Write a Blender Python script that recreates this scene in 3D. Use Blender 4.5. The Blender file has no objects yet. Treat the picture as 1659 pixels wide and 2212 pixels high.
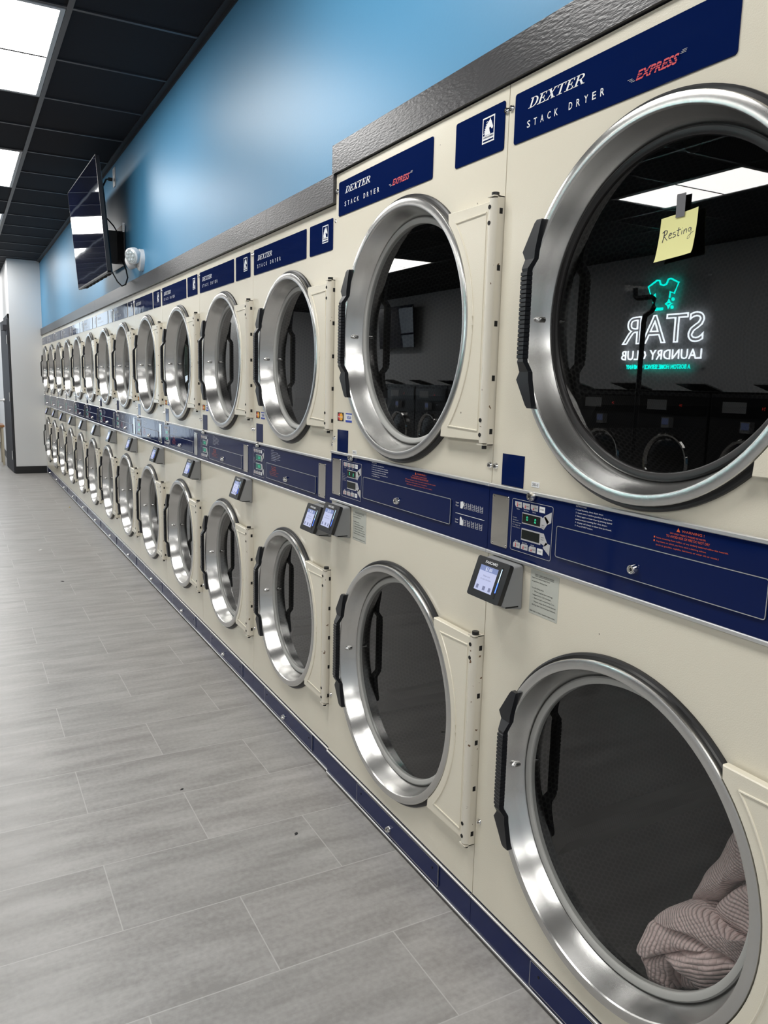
import bpy, bmesh, math, random
from math import sin, cos, pi, sqrt, atan2, radians
from mathutils import Vector, Matrix, noise

random.seed(7)
SC = bpy.context.scene
COL = SC.collection

# ------------------------------------------------------------------ camera
CAM = Vector((1.451, -1.0654, 1.3456))
YAW, PITCH, ROLL, FPX = 0.4972, 0.1606, 0.0256, 1696.7
_f = Vector((-cos(YAW) * cos(PITCH), sin(YAW) * cos(PITCH), -sin(PITCH)))
_r = _f.cross(Vector((0, 0, 1))).normalized()
_u = _r.cross(_f)
_r2 = _r * cos(ROLL) + _u * sin(ROLL)
_u2 = -_r * sin(ROLL) + _u * cos(ROLL)
cam_data = bpy.data.cameras.new('camera')
cam_data.sensor_fit = 'VERTICAL'
cam_data.sensor_height = 24.0
cam_data.lens = 24.0 * FPX / 2212.0
cam_data.clip_start = 0.02
cam_data.clip_end = 200
cam = bpy.data.objects.new('camera', cam_data)
COL.objects.link(cam)
cam.matrix_world = Matrix(((_r2.x, _u2.x, -_f.x, CAM.x), (_r2.y, _u2.y, -_f.y, CAM.y),
                           (_r2.z, _u2.z, -_f.z, CAM.z), (0, 0, 0, 1)))
SC.camera = cam

# ------------------------------------------------------------------ light and exposure
LAMP_STRENGTH = 15.0        # radiance of the ceiling troffers' diffusers
SKY_STRENGTH = 3.0          # daylight outside the far shop window
SC.view_settings.view_transform = 'Standard'
SC.view_settings.look = 'None'
SC.view_settings.gamma = 1.0
SC.view_settings.use_curve_mapping = False
SC.view_settings.exposure = 0.0
world = bpy.data.worlds.new('overcast_sky')
SC.world = world
world.use_nodes = True
_bg = world.node_tree.nodes['Background']
_bg.inputs['Color'].default_value = (0.78, 0.89, 1.0, 1)
_bg.inputs['Strength'].default_value = SKY_STRENGTH
try:
    SC.cycles.use_denoising = True
    SC.cycles.denoiser = 'OPENIMAGEDENOISE'
    SC.cycles.denoising_prefilter = 'ACCURATE'
    SC.cycles.sample_clamp_direct = 30.0
    SC.cycles.max_bounces = 10
    SC.cycles.transparent_max_bounces = 16
    SC.cycles.caustics_reflective = False
    SC.cycles.caustics_refractive = False
    SC.cycles.sample_clamp_indirect = 4.0
except Exception:
    pass


# ------------------------------------------------------------------ materials
def mat(name, col=(0.5, 0.5, 0.5), rough=0.5, metal=0.0, spec=0.5, coat=0.0, emit=None, estr=0.0, aniso=0.0):
    m = bpy.data.materials.new(name)
    m.use_nodes = True
    b = m.node_tree.nodes['Principled BSDF']
    b.inputs['Base Color'].default_value = (*col, 1)
    b.inputs['Roughness'].default_value = rough
    b.inputs['Metallic'].default_value = metal
    b.inputs['Specular IOR Level'].default_value = spec
    b.inputs['Coat Weight'].default_value = coat
    b.inputs['Coat Roughness'].default_value = 0.05
    if emit:
        b.inputs['Emission Color'].default_value = (*emit, 1)
        b.inputs['Emission Strength'].default_value = estr
    if aniso:
        b.inputs['Anisotropic'].default_value = aniso
        t = m.node_tree.nodes.new('ShaderNodeTangent')
        t.direction_type = 'UV_MAP'
        m.node_tree.links.new(t.outputs[0], b.inputs['Tangent'])
    return m


class NT:
    """small helper to wire nodes"""
    def __init__(self, m):
        self.t = m.node_tree
        self.b = self.t.nodes.get('Principled BSDF')

    def n(self, kind, **kw):
        nd = self.t.nodes.new(kind)
        for k, v in kw.items():
            if k.startswith('i_'):
                key = k[2:]
                key = int(key) if key.isdigit() else key.replace('_', ' ')
                nd.inputs[key].default_value = v
            else:
                setattr(nd, k, v)
        return nd

    def l(self, a, b):
        self.t.links.new(a, b)

    def math(self, op, a, b=None, clamp=False):
        nd = self.t.nodes.new('ShaderNodeMath')
        nd.operation = op
        nd.use_clamp = clamp
        for i, v in enumerate((a, b)):
            if v is None:
                continue
            if isinstance(v, (int, float)):
                nd.inputs[i].default_value = v
            else:
                self.l(v, nd.inputs[i])
        return nd.outputs[0]

    def mix(self, fac, c1, c2, blend='MIX'):
        nd = self.t.nodes.new('ShaderNodeMix')
        nd.data_type = 'RGBA'
        nd.blend_type = blend
        for k, v in ((0, fac), (6, c1), (7, c2)):
            if isinstance(v, (int, float)):
                nd.inputs[k].default_value = v
            elif isinstance(v, tuple):
                nd.inputs[k].default_value = (*v, 1)
            else:
                self.l(v, nd.inputs[k])
        return nd.outputs[2]

    def bump(self, h, strength, dist=0.01):
        nd = self.t.nodes.new('ShaderNodeBump')
        nd.inputs['Strength'].default_value = strength
        nd.inputs['Distance'].default_value = dist
        self.l(h, nd.inputs['Height'])
        self.l(nd.outputs[0], self.b.inputs['Normal'])


M = {}
# cream powder coat with orange peel, faint grime and a few chips
m = M['cream'] = mat('cream_enamel', (0.74, 0.69, 0.565), 0.19, spec=0.6)
k = NT(m)
geo = k.n('ShaderNodeNewGeometry')
n1 = k.n('ShaderNodeTexNoise', i_Scale=420.0, i_Detail=1.0)
k.l(geo.outputs['Position'], n1.inputs['Vector'])
n2 = k.n('ShaderNodeTexNoise', i_Scale=2.2, i_Detail=5.0)
k.l(geo.outputs['Position'], n2.inputs['Vector'])
vo = k.n('ShaderNodeTexVoronoi', i_Scale=26.0)
k.l(geo.outputs['Position'], vo.inputs['Vector'])
n3 = k.n('ShaderNodeTexNoise', i_Scale=6.0, i_Detail=2.0)
k.l(geo.outputs['Position'], n3.inputs['Vector'])
chip = k.math('MULTIPLY', k.math('LESS_THAN', vo.outputs['Distance'], 0.06), k.math('GREATER_THAN', n3.outputs[0], 0.60))
base = k.mix(k.math('MULTIPLY', k.math('SUBTRACT', n2.outputs[0], 0.35), 0.5, True), (0.765, 0.72, 0.60), (0.70, 0.645, 0.515))
base = k.mix(k.math('MULTIPLY', chip, 0.75), base, (0.10, 0.085, 0.06))
k.l(base, k.b.inputs['Base Color'])
k.bump(n1.outputs[0], 0.22, 0.001)

M['navy'] = mat('navy_gloss', (0.003, 0.011, 0.070), 0.06, spec=0.2)
k = NT(M['navy'])
geo = k.n('ShaderNodeNewGeometry')
n1 = k.n('ShaderNodeTexNoise', i_Scale=9.0, i_Detail=2.0)
k.l(geo.outputs['Position'], n1.inputs['Vector'])
k.bump(n1.outputs[0], 0.10, 0.004)
M['kick'] = mat('navy_scuffed', (0.006, 0.014, 0.078), 0.2, spec=0.25)
M['steel'] = mat('brushed_stainless', (0.64, 0.635, 0.62), 0.28, 1.0, aniso=0.5)
k = NT(M['steel'])
uv = k.n('ShaderNodeUVMap')
mp = k.n('ShaderNodeMapping')
mp.inputs['Scale'].default_value = (1.2, 55.0, 1.0)
k.l(uv.outputs[0], mp.inputs[0])
n1 = k.n('ShaderNodeTexNoise', i_Scale=6.0, i_Detail=3.0)
k.l(mp.outputs[0], n1.inputs['Vector'])
k.b.inputs['Roughness'].default_value = 0.25
k.b.inputs['Anisotropic Rotation'].default_value = 0.25
M['rail'] = mat('polished_aluminium', (0.86, 0.86, 0.86), 0.36, 1.0)
M['chrome'] = mat('chrome', (0.80, 0.79, 0.77), 0.07, 1.0)
M['mirror'] = mat('chrome_plate', (0.74, 0.72, 0.67), 0.09, 1.0)
M['rubber'] = mat('black_rubber', (0.008, 0.008, 0.009), 0.42)
M['ringgrey'] = mat('grey_silicone', (0.44, 0.44, 0.42), 0.4)
M['ringblack'] = mat('black_silicone', (0.012, 0.011, 0.011), 0.36)
M['handle'] = mat('black_handle_plastic', (0.010, 0.011, 0.014), 0.38, spec=0.5)
M['hole'] = mat('dark_hole', (0.004, 0.004, 0.004), 0.8)
M['tube'] = mat('worn_cream_tube', (0.70, 0.66, 0.57), 0.25)
k = NT(M['tube'])
geo = k.n('ShaderNodeNewGeometry')
n1 = k.n('ShaderNodeTexNoise', i_Scale=55.0, i_Detail=5.0)
k.l(geo.outputs['Position'], n1.inputs['Vector'])
k.l(k.mix(k.math('GREATER_THAN', n1.outputs[0], 0.69), (0.70, 0.66, 0.57), (0.16, 0.10, 0.06)), k.b.inputs['Base Color'])
M['white'] = mat('white_print', (0.83, 0.84, 0.85), 0.4)
M['grey_print'] = mat('grey_print', (0.50, 0.50, 0.51), 0.4)
M['red'] = mat('red_print', (0.62, 0.035, 0.05), 0.4)
M['orange'] = mat('orange_print', (0.75, 0.12, 0.03), 0.4)
M['gold'] = mat('orange_yellow_print', (0.86, 0.42, 0.02), 0.4)
M['black_print'] = mat('black_print', (0.012, 0.012, 0.014), 0.5)
M['bluetext'] = mat('royal_blue_print', (0.02, 0.06, 0.42), 0.4)
M['sticker'] = mat('pale_clear_sticker', (0.53, 0.545, 0.49), 0.35)
M['reader'] = mat('reader_grey_plastic', (0.25, 0.255, 0.26), 0.42)
M['readerface'] = mat('reader_black_plastic', (0.012, 0.012, 0.014), 0.25)
M['lcd_off'] = mat('display_dark', (0.002, 0.006, 0.005), 0.08)
M['lcd_on'] = mat('display_teal', (0.002, 0.03, 0.025), 0.1, emit=(0.0, 0.22, 0.16), estr=0.35)
M['led'] = mat('green_digits', (0.0, 0.1, 0.05), 0.4, emit=(0.05, 1.0, 0.50), estr=1.0)
M['screen'] = mat('reader_screen', (0.05, 0.05, 0.06), 0.12, emit=(0.52, 0.56, 0.80), estr=0.95)
M['screenbar'] = mat('reader_screen_bar', (0.05, 0.05, 0.06), 0.12, emit=(0.20, 0.26, 0.50), estr=0.9)
M['screentext'] = mat('reader_screen_text', (0.05, 0.05, 0.06), 0.12, emit=(0.17, 0.19, 0.33), estr=0.9)
M['screenwhite'] = mat('reader_screen_white', (0.05, 0.05, 0.06), 0.12, emit=(0.85, 0.88, 1.0), estr=1.0)
M['slotblue'] = mat('card_slot_light', (0.02, 0.03, 0.2), 0.2, emit=(0.06, 0.16, 1.0), estr=3.0)
M['slotwhite'] = mat('card_slot_glow', (0.2, 0.3, 0.6), 0.2, emit=(0.6, 0.85, 1.0), estr=1.6)


def glass_mat(name, tint, ior):
    m = bpy.data.materials.new(name)
    m.use_nodes = True
    t = m.node_tree
    t.nodes.remove(t.nodes['Principled BSDF'])
    out = t.nodes['Material Output']
    tr = t.nodes.new('ShaderNodeBsdfTransparent')
    tr.inputs[0].default_value = (*tint, 1)
    gl = t.nodes.new('ShaderNodeBsdfGlossy')
    gl.inputs['Roughness'].default_value = 0.0
    # two-sided Schlick reflectance of a thin pane
    f0 = ((ior - 1) / (ior + 1)) ** 2
    geo_ = t.nodes.new('ShaderNodeNewGeometry')
    dt = t.nodes.new('ShaderNodeVectorMath')
    dt.operation = 'DOT_PRODUCT'
    t.links.new(geo_.outputs['Normal'], dt.inputs[0])
    t.links.new(geo_.outputs['Incoming'], dt.inputs[1])
    last = dt.outputs['Value']
    for op, a_, b_ in (('ABSOLUTE', 0, None), ('SUBTRACT', 1.0, 'x'), ('POWER', 'x', 5.0), ('MULTIPLY_ADD', 'x', 1 - f0)):
        nd = t.nodes.new('ShaderNodeMath')
        nd.operation = op
        if op == 'SUBTRACT':
            nd.inputs[0].default_value = 1.0
            t.links.new(last, nd.inputs[1])
        else:
            t.links.new(last, nd.inputs[0])
            if b_ is not None:
                nd.inputs[1].default_value = b_
            if op == 'MULTIPLY_ADD':
                nd.inputs[2].default_value = f0
        last = nd.outputs[0]
    den = t.nodes.new('ShaderNodeMath')          # both faces of the pane: 2r / (1 + r)
    den.operation = 'ADD'
    den.inputs[1].default_value = 1.0
    t.links.new(last, den.inputs[0])
    num = t.nodes.new('ShaderNodeMath')
    num.operation = 'MULTIPLY'
    num.inputs[1].default_value = 2.0
    t.links.new(last, num.inputs[0])
    div = t.nodes.new('ShaderNodeMath')
    div.operation = 'DIVIDE'
    t.links.new(num.outputs[0], div.inputs[0])
    t.links.new(den.outputs[0], div.inputs[1])
    last = div.outputs[0]
    mx = t.nodes.new('ShaderNodeMixShader')
    t.links.new(last, mx.inputs[0])
    t.links.new(tr.outputs[0], mx.inputs[1])
    t.links.new(gl.outputs[0], mx.inputs[2])
    t.links.new(mx.outputs[0], out.inputs[0])
    return m


M['doorglass'] = glass_mat('tinted_door_glass', (0.88, 0.89, 0.885), 1.52)
M['pane'] = glass_mat('window_glass', (0.93, 0.95, 0.95), 1.5)
M['acrylic'] = glass_mat('clear_acrylic', (0.93, 0.94, 0.95), 1.45)

# perforated drum: rows of dark holes in grey steel, laid out on the drum's own UVs
m = M['drum'] = mat('perforated_drum_steel', (0.22, 0.215, 0.205), 0.42, 0.85)
k = NT(m)
uv = k.n('ShaderNodeUVMap')
sep = k.n('ShaderNodeSeparateXYZ')
k.l(uv.outputs[0], sep.inputs[0])


def dots(off):
    PU, PV = 0.0135, 0.0234
    a = k.math('SUBTRACT', k.math('FRACT', k.math('ADD', k.math('DIVIDE', sep.outputs[0], PU), off)), 0.5)
    b = k.math('SUBTRACT', k.math('FRACT', k.math('ADD', k.math('DIVIDE', sep.outputs[1], PV), off)), 0.5)
    a = k.math('MULTIPLY', a, PU)
    b = k.math('MULTIPLY', b, PV)
    return k.math('SQRT', k.math('ADD', k.math('MULTIPLY', a, a), k.math('MULTIPLY', b, b)))


hole = k.math('LESS_THAN', k.math('MINIMUM', dots(0.0), dots(0.5)), 0.0050)
k.l(k.mix(hole, (0.062, 0.061, 0.060), (0.004, 0.004, 0.004)), k.b.inputs['Base Color'])
k.l(k.math('MULTIPLY', k.math('SUBTRACT', 1.0, hole), 0.7), k.b.inputs['Metallic'])

# blue painted wall
m = M['blue'] = mat('blue_wall_paint', (0.078, 0.28, 0.49), 0.42, spec=0.4)
k = NT(m)
geo = k.n('ShaderNodeNewGeometry')
n1 = k.n('ShaderNodeTexNoise', i_Scale=1.6, i_Detail=3.0)
k.l(geo.outputs['Position'], n1.inputs['Vector'])
k.l(k.mix(n1.outputs[0], (0.072, 0.262, 0.455), (0.085, 0.288, 0.495)), k.b.inputs['Base Color'])
n2 = k.n('ShaderNodeTexNoise', i_Scale=90.0, i_Detail=2.0)
k.l(geo.outputs['Position'], n2.inputs['Vector'])
k.bump(n2.outputs[0], 0.08, 0.002)
M['wallwhite'] = mat('white_wall_paint', (0.74, 0.75, 0.76), 0.6)
M['wallpale'] = mat('grey_white_wall_paint', (0.70, 0.71, 0.72), 0.6)
m = M['trim'] = mat('black_gloss_trim_paint', (0.028, 0.027, 0.030), 0.30, spec=0.6)
k = NT(m)
geo = k.n('ShaderNodeNewGeometry')
mp = k.n('ShaderNodeMapping')
mp.inputs['Scale'].default_value = (60.0, 90.0, 200.0)
k.l(geo.outputs['Position'], mp.inputs[0])
n1 = k.n('ShaderNodeTexNoise', i_Scale=1.0, i_Detail=4.0)
k.l(mp.outputs[0], n1.inputs['Vector'])
k.bump(n1.outputs[0], 0.30, 0.003)
M['base'] = mat('black_vinyl_base', (0.008, 0.008, 0.009), 0.4)
m = M['tile_ceiling'] = mat('black_ceiling_tile', (0.014, 0.014, 0.018), 0.85, spec=0.2)
k = NT(m)
geo = k.n('ShaderNodeNewGeometry')
n1 = k.n('ShaderNodeTexNoise', i_Scale=160.0, i_Detail=2.0)
k.l(geo.outputs['Position'], n1.inputs['Vector'])
k.bump(n1.outputs[0], 0.15, 0.003)
M['tee'] = mat('dark_grey_ceiling_tee', (0.045, 0.045, 0.052), 0.4, spec=0.5)
M['angle'] = mat('black_wall_angle', (0.008, 0.008, 0.012), 0.5)
M['lampframe'] = mat('troffer_frame', (0.55, 0.55, 0.56), 0.4)
M['lamp'] = mat('lit_diffuser', (0.8, 0.8, 0.8), 0.5, emit=(1.0, 0.985, 0.955), estr=LAMP_STRENGTH)

# grey stone-look floor tile, 0.297 x 0.595 m, half offset
m = M['floor'] = mat('grey_floor_tile', (0.35, 0.35, 0.34), 0.36, spec=0.4)
k = NT(m)
geo = k.n('ShaderNodeNewGeometry')
sep = k.n('ShaderNodeSeparateXYZ')
k.l(geo.outputs['Position'], sep.inputs[0])
cmb = k.n('ShaderNodeCombineXYZ')
k.l(k.math('ADD', sep.outputs[1], 0.477 + 0.5965 * 40), cmb.inputs[0])
k.l(k.math('ADD', sep.outputs[0], 0.674 + 0.297 * 80), cmb.inputs[1])


def brick(c1, c2, mortar):
    br = k.n('ShaderNodeTexBrick')
    br.offset = 0.5
    br.offset_frequency = 2
    br.squash = 1.0
    br.inputs['Scale'].default_value = 1.0
    br.inputs['Mortar Size'].default_value = 0.0016
    br.inputs['Mortar Smooth'].default_value = 0.1
    br.inputs['Bias'].default_value = 0.0
    br.inputs['Brick Width'].default_value = 0.5965
    br.inputs['Row Height'].default_value = 0.297
    br.inputs['Color1'].default_value = (*c1, 1)
    br.inputs['Color2'].default_value = (*c2, 1)
    br.inputs['Mortar'].default_value = (*mortar, 1)
    k.l(cmb.outputs[0], br.inputs['Vector'])
    return br


br = brick((0.0, 0.0, 0.0), (1.0, 1.0, 1.0), (0.5, 0.5, 0.5))
# streaks that run along the tile's length, shifted tile by tile
sh = k.n('ShaderNodeVectorMath', operation='ADD')
k.l(geo.outputs['Position'], sh.inputs[0])
cmb2 = k.n('ShaderNodeCombineXYZ')
k.l(k.math('MULTIPLY', br.outputs['Color'], 7.0), cmb2.inputs[1])
k.l(cmb2.outputs[0], sh.inputs[1])
mp = k.n('ShaderNodeMapping')
mp.inputs['Scale'].default_value = (15.0, 2.6, 1.0)
k.l(sh.outputs[0], mp.inputs[0])
st = k.n('ShaderNodeTexNoise', i_Scale=1.0, i_Detail=7.0, i_Roughness=0.62)
k.l(mp.outputs[0], st.inputs['Vector'])
fine = k.n('ShaderNodeTexNoise', i_Scale=70.0, i_Detail=4.0)
k.l(geo.outputs['Position'], fine.inputs['Vector'])
big = k.n('ShaderNodeTexNoise', i_Scale=1.4, i_Detail=3.0)
k.l(geo.outputs['Position'], big.inputs['Vector'])
ramp = k.n('ShaderNodeValToRGB')
ramp.color_ramp.elements[0].position = 0.385
ramp.color_ramp.elements[0].color = (0.265, 0.258, 0.247, 1)
ramp.color_ramp.elements[1].position = 0.635
ramp.color_ramp.elements[1].color = (0.445, 0.435, 0.422, 1)
k.l(k.math('ADD', k.math('MULTIPLY', st.outputs[0], 0.72), k.math('MULTIPLY', fine.outputs[0], 0.28)), ramp.inputs[0])
c = k.mix(k.math('MULTIPLY', big.outputs[0], 0.35), ramp.outputs[0], (0.37, 0.335, 0.32))
c = k.mix(k.math('MULTIPLY', br.outputs['Color'], 0.12), c, (0.27, 0.28, 0.27))
c = k.mix(k.math('MULTIPLY', br.outputs['Fac'], 0.85), c, (0.50, 0.49, 0.475))
k.l(c, k.b.inputs['Base Color'])
k.l(k.math('ADD', k.math('MULTIPLY', fine.outputs[0], 0.18), 0.27), k.b.inputs['Roughness'])
hgt = k.math('SUBTRACT', k.math('ADD', k.math('MULTIPLY', st.outputs[0], 0.35), k.math('MULTIPLY', fine.outputs[0], 0.3)),
             k.math('MULTIPLY', br.outputs['Fac'], 0.8))
k.bump(hgt, 0.22, 0.003)

M['tvblack'] = mat('tv_black_plastic', (0.010, 0.010, 0.013), 0.35)
M['tvscreen'] = mat('tv_screen', (0.004, 0.006, 0.026), 0.035, spec=0.9)
k = NT(M['tvscreen'])
geo = k.n('ShaderNodeNewGeometry')
n1 = k.n('ShaderNodeTexNoise', i_Scale=3.0, i_Detail=1.0)
k.l(geo.outputs['Position'], n1.inputs['Vector'])
k.bump(n1.outputs[0], 0.06, 0.01)
M['tvstrip'] = mat('tv_silver_strip', (0.25, 0.25, 0.26), 0.3, 0.8)
M['emlight'] = mat('white_lamp_plastic', (0.72, 0.73, 0.74), 0.4)
M['emlens'] = mat('lamp_lens', (0.62, 0.68, 0.70), 0.12, 0.3)
M['doorpaint'] = mat('charcoal_door_paint', (0.045, 0.045, 0.052), 0.6, spec=0.15)
M['blackmetal'] = mat('black_metal', (0.008, 0.008, 0.010), 0.4)
M['wire'] = mat('chrome_wire', (0.6, 0.6, 0.6), 0.2, 1.0)
M['wood'] = mat('orange_brown_wood', (0.33, 0.14, 0.045), 0.4)
M['beige'] = mat('beige_metal', (0.50, 0.45, 0.34), 0.4)
M['washer'] = mat('charcoal_washer_enamel', (0.028, 0.028, 0.031), 0.32)
M['washpanel'] = mat('black_washer_panel', (0.006, 0.006, 0.008), 0.15)
M['redled'] = mat('red_digits', (0.1, 0, 0), 0.4, emit=(1.0, 0.06, 0.05), estr=2.0)
M['neonteal'] = mat('teal_neon', (0.0, 0.5, 0.45), 0.4, emit=(0.0, 1.0, 0.82), estr=12.0)
M['neonwhite'] = mat('white_neon', (0.8, 0.8, 0.8), 0.4, emit=(0.86, 0.93, 1.0), estr=15.0)
M['note'] = mat('yellow_paper', (0.78, 0.76, 0.34), 0.7)
M['ink'] = mat('blue_black_ink', (0.02, 0.02, 0.05), 0.6)
M['tape'] = mat('grey_tape', (0.13, 0.13, 0.14), 0.4)
M['paper'] = mat('white_scrap_paper', (0.78, 0.78, 0.76), 0.7)
M['lint'] = mat('dark_lint', (0.03, 0.03, 0.032), 0.9)
M['crumb'] = mat('mustard_crumb', (0.5, 0.36, 0.08), 0.8)
M['snow'] = mat('pale_pavement', (0.62, 0.63, 0.65), 0.8)
M['leaf'] = mat('dark_tree_foliage', (0.03, 0.045, 0.025), 0.8)
M['bark'] = mat('bark', (0.06, 0.045, 0.035), 0.8)
m = M['towel'] = mat('dusty_pink_cotton', (0.78, 0.60, 0.575), 0.92, spec=0.1)
m.node_tree.nodes['Principled BSDF'].inputs['Sheen Weight'].default_value = 0.3
k = NT(m)
uv = k.n('ShaderNodeUVMap')
sep = k.n('ShaderNodeSeparateXYZ')
k.l(uv.outputs[0], sep.inputs[0])
wob = k.n('ShaderNodeTexNoise', i_Scale=30.0, i_Detail=2.0)
k.l(uv.outputs[0], wob.inputs['Vector'])
uu = k.math('ADD', k.math('MULTIPLY', sep.outputs[0], 2 * pi / 0.0068), k.math('MULTIPLY', wob.outputs[0], 5.0))
rib = k.math('ABSOLUTE', k.math('SINE', k.math('MULTIPLY', uu, 0.5)))
row = k.math('FLOOR', k.math('DIVIDE', uu, 2 * pi))
vv = k.math('ADD', k.math('MULTIPLY', sep.outputs[1], 2 * pi / 0.0078), k.math('MULTIPLY', row, 2.1))
bead = k.math('ABSOLUTE', k.math('SINE', k.math('MULTIPLY', vv, 0.5)))
hh = k.math('ADD', k.math('MULTIPLY', k.math('POWER', rib, 0.6), 0.75), k.math('MULTIPLY', k.math('POWER', bead, 0.5), 0.25))
k.bump(hh, 1.0, 0.006)


# the small glowing things are found by bounced rays; only the troffers are sampled as lamps
for key_ in ('lcd_on', 'led', 'screen', 'screenbar', 'screentext', 'screenwhite', 'slotblue', 'slotwhite', 'redled', 'neonteal', 'neonwhite'):
    M[key_].cycles.emission_sampling = 'NONE'
M['lamp'].cycles.emission_sampling = 'FRONT'


# ------------------------------------------------------------------ mesh builder
class B:
    """collects shapes and links them as ONE mesh object"""
    def __init__(self):
        self.v, self.f, self.mi, self.mats, self.uv = [], [], [], [], {}

    def _m(self, m):
        if m not in self.mats:
            self.mats.append(m)
        return self.mats.index(m)

    def add(self, vs, fs, m, uvs=None):
        o = len(self.v)
        self.v += [tuple(p) for p in vs]
        i = self._m(m)
        for j, f in enumerate(fs):
            if uvs:
                self.uv[len(self.f)] = uvs[j]
            self.f.append(tuple(q + o for q in f))
            self.mi.append(i)
        return self

    def box(self, x0, x1, y0, y1, z0, z1, m):
        vs = [(x, y, z) for x in (x0, x1) for y in (y0, y1) for z in (z0, z1)]
        fs = [(0, 1, 3, 2), (4, 6, 7, 5), (0, 4, 5, 1), (2, 3, 7, 6), (0, 2, 6, 4), (1, 5, 7, 3)]
        return self.add(vs, fs, m)

    def poly(self, pts, y, m):
        """flat polygon in the xz plane facing -y"""
        a = sum(pts[i][0] * pts[(i + 1) % len(pts)][1] - pts[(i + 1) % len(pts)][0] * pts[i][1] for i in range(len(pts)))
        if a < 0:
            pts = pts[::-1]
        return self.add([(x, y, z) for x, z in pts], [tuple(range(len(pts)))], m)

    def prism(self, pts, y0, y1, m, cham=0.0):
        """xz outline extruded from y0 (front) to y1 (back), optional chamfer on the front edge"""
        a = sum(pts[i][0] * pts[(i + 1) % len(pts)][1] - pts[(i + 1) % len(pts)][0] * pts[i][1] for i in range(len(pts)))
        if a < 0:
            pts = pts[::-1]
        n = len(pts)
        loops = []
        if cham > 0:
            cx = sum(p[0] for p in pts) / n
            cz = sum(p[1] for p in pts) / n
            ins = []
            for i in range(n):
                p0, p1, p2 = pts[i - 1], pts[i], pts[(i + 1) % n]
                d1 = Vector((p1[0] - p0[0], p1[1] - p0[1])).normalized()
                d2 = Vector((p2[0] - p1[0], p2[1] - p1[1])).normalized()
                nn = (Vector((-d1.y, d1.x)) + Vector((-d2.y, d2.x))).normalized()
                ins.append((p1[0] + nn.x * cham, p1[1] + nn.y * cham))
            loops = [(ins, y0), (pts, y0 + cham), (pts, y1)]
        else:
            loops = [(pts, y0), (pts, y1)]
        vs = []
        for L, y in loops:
            vs += [(x, y, z) for x, z in L]
        fs = [tuple(range(n))]
        for l in range(len(loops) - 1):
            for i in range(n):
                j = (i + 1) % n
                fs.append((l * n + i, (l + 1) * n + i, (l + 1) * n + j, l * n + j))
        fs.append(tuple(range((len(loops) - 1) * n, len(loops) * n))[::-1])
        return self.add(vs, fs, m)

    def spin(self, prof, cx, cz, m, seg=96, uv=False, closed=False):
        """profile of (radius, y) turned about the y axis"""
        n = len(prof)
        vs, fs, uvs = [], [], []
        for s in range(seg):
            a = 2 * pi * s / seg
            for r, y in prof:
                vs.append((cx + r * cos(a), y, cz + r * sin(a)))
        L = [0]
        for i in range(1, n):
            L.append(L[-1] + sqrt((prof[i][0] - prof[i - 1][0]) ** 2 + (prof[i][1] - prof[i - 1][1]) ** 2))
        rm = max(p[0] for p in prof)
        for s in range(seg):
            t = (s + 1) % seg
            for i in range(n if closed else n - 1):
                j = (i + 1) % n
                fs.append((s * n + i, t * n + i, t * n + j, s * n + j))
                u0, u1 = 2 * pi * rm * s / seg, 2 * pi * rm * (s + 1) / seg
                uvs.append(((u0, L[i]), (u1, L[i]), (u1, L[j]), (u0, L[j])))
        return self.add(vs, fs, m, uvs if uv else None)

    def disc(self, cx, cz, r, y, m, seg=64):
        return self.poly([(cx + r * cos(2 * pi * i / seg), cz + r * sin(2 * pi * i / seg)) for i in range(seg)], y, m)

    def cyl(self, cx, cz, r, y0, y1, m, seg=20, cham=0.0):
        return self.prism([(cx + r * cos(2 * pi * i / seg), cz + r * sin(2 * pi * i / seg)) for i in range(seg)], y0, y1, m, cham)

    def tube(self, path, r, m, seg=10, closed=False, caps=True):
        P = [Vector(p) for p in path]
        n = len(P)
        vs, fs = [], []
        up = Vector((0, 0, 1))
        for i, p in enumerate(P):
            if closed:
                t = (P[(i + 1) % n] - P[i - 1]).normalized()
            else:
                t = (P[min(i + 1, n - 1)] - P[max(i - 1, 0)]).normalized()
            a = t.cross(up)
            if a.length < 1e-3:
                a = t.cross(Vector((0, 1, 0)))
            a.normalize()
            b = a.cross(t).normalized()
            rr = r[i] if isinstance(r, (list, tuple)) else r
            for s in range(seg):
                q = 2 * pi * s / seg
                vs.append(p + a * (cos(q) * rr) + b * (sin(q) * rr))
        for i in range(n if closed else n - 1):
            j = (i + 1) % n
            for s in range(seg):
                t2 = (s + 1) % seg
                fs.append((i * seg + s, i * seg + t2, j * seg + t2, j * seg + s))
        if caps and not closed:
            fs.append(tuple(range(seg))[::-1])
            fs.append(tuple((n - 1) * seg + s for s in range(seg)))
        return self.add(vs, fs, m)

    def loft(self, sections, m):
        """rectangular sections (z, x0, x1, y0, y1) joined along z"""
        vs, fs = [], []
        for z, x0, x1, y0, y1 in sections:
            vs += [(x0, y0, z), (x1, y0, z), (x1, y1, z), (x0, y1, z)]
        for i in range(len(sections) - 1):
            for s in range(4):
                t = (s + 1) % 4
                fs.append((i * 4 + s, i * 4 + t, (i + 1) * 4 + t, (i + 1) * 4 + s))
        fs.append((3, 2, 1, 0))
        e = (len(sections) - 1) * 4
        fs.append((e, e + 1, e + 2, e + 3))
        return self.add(vs, fs, m)

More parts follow.
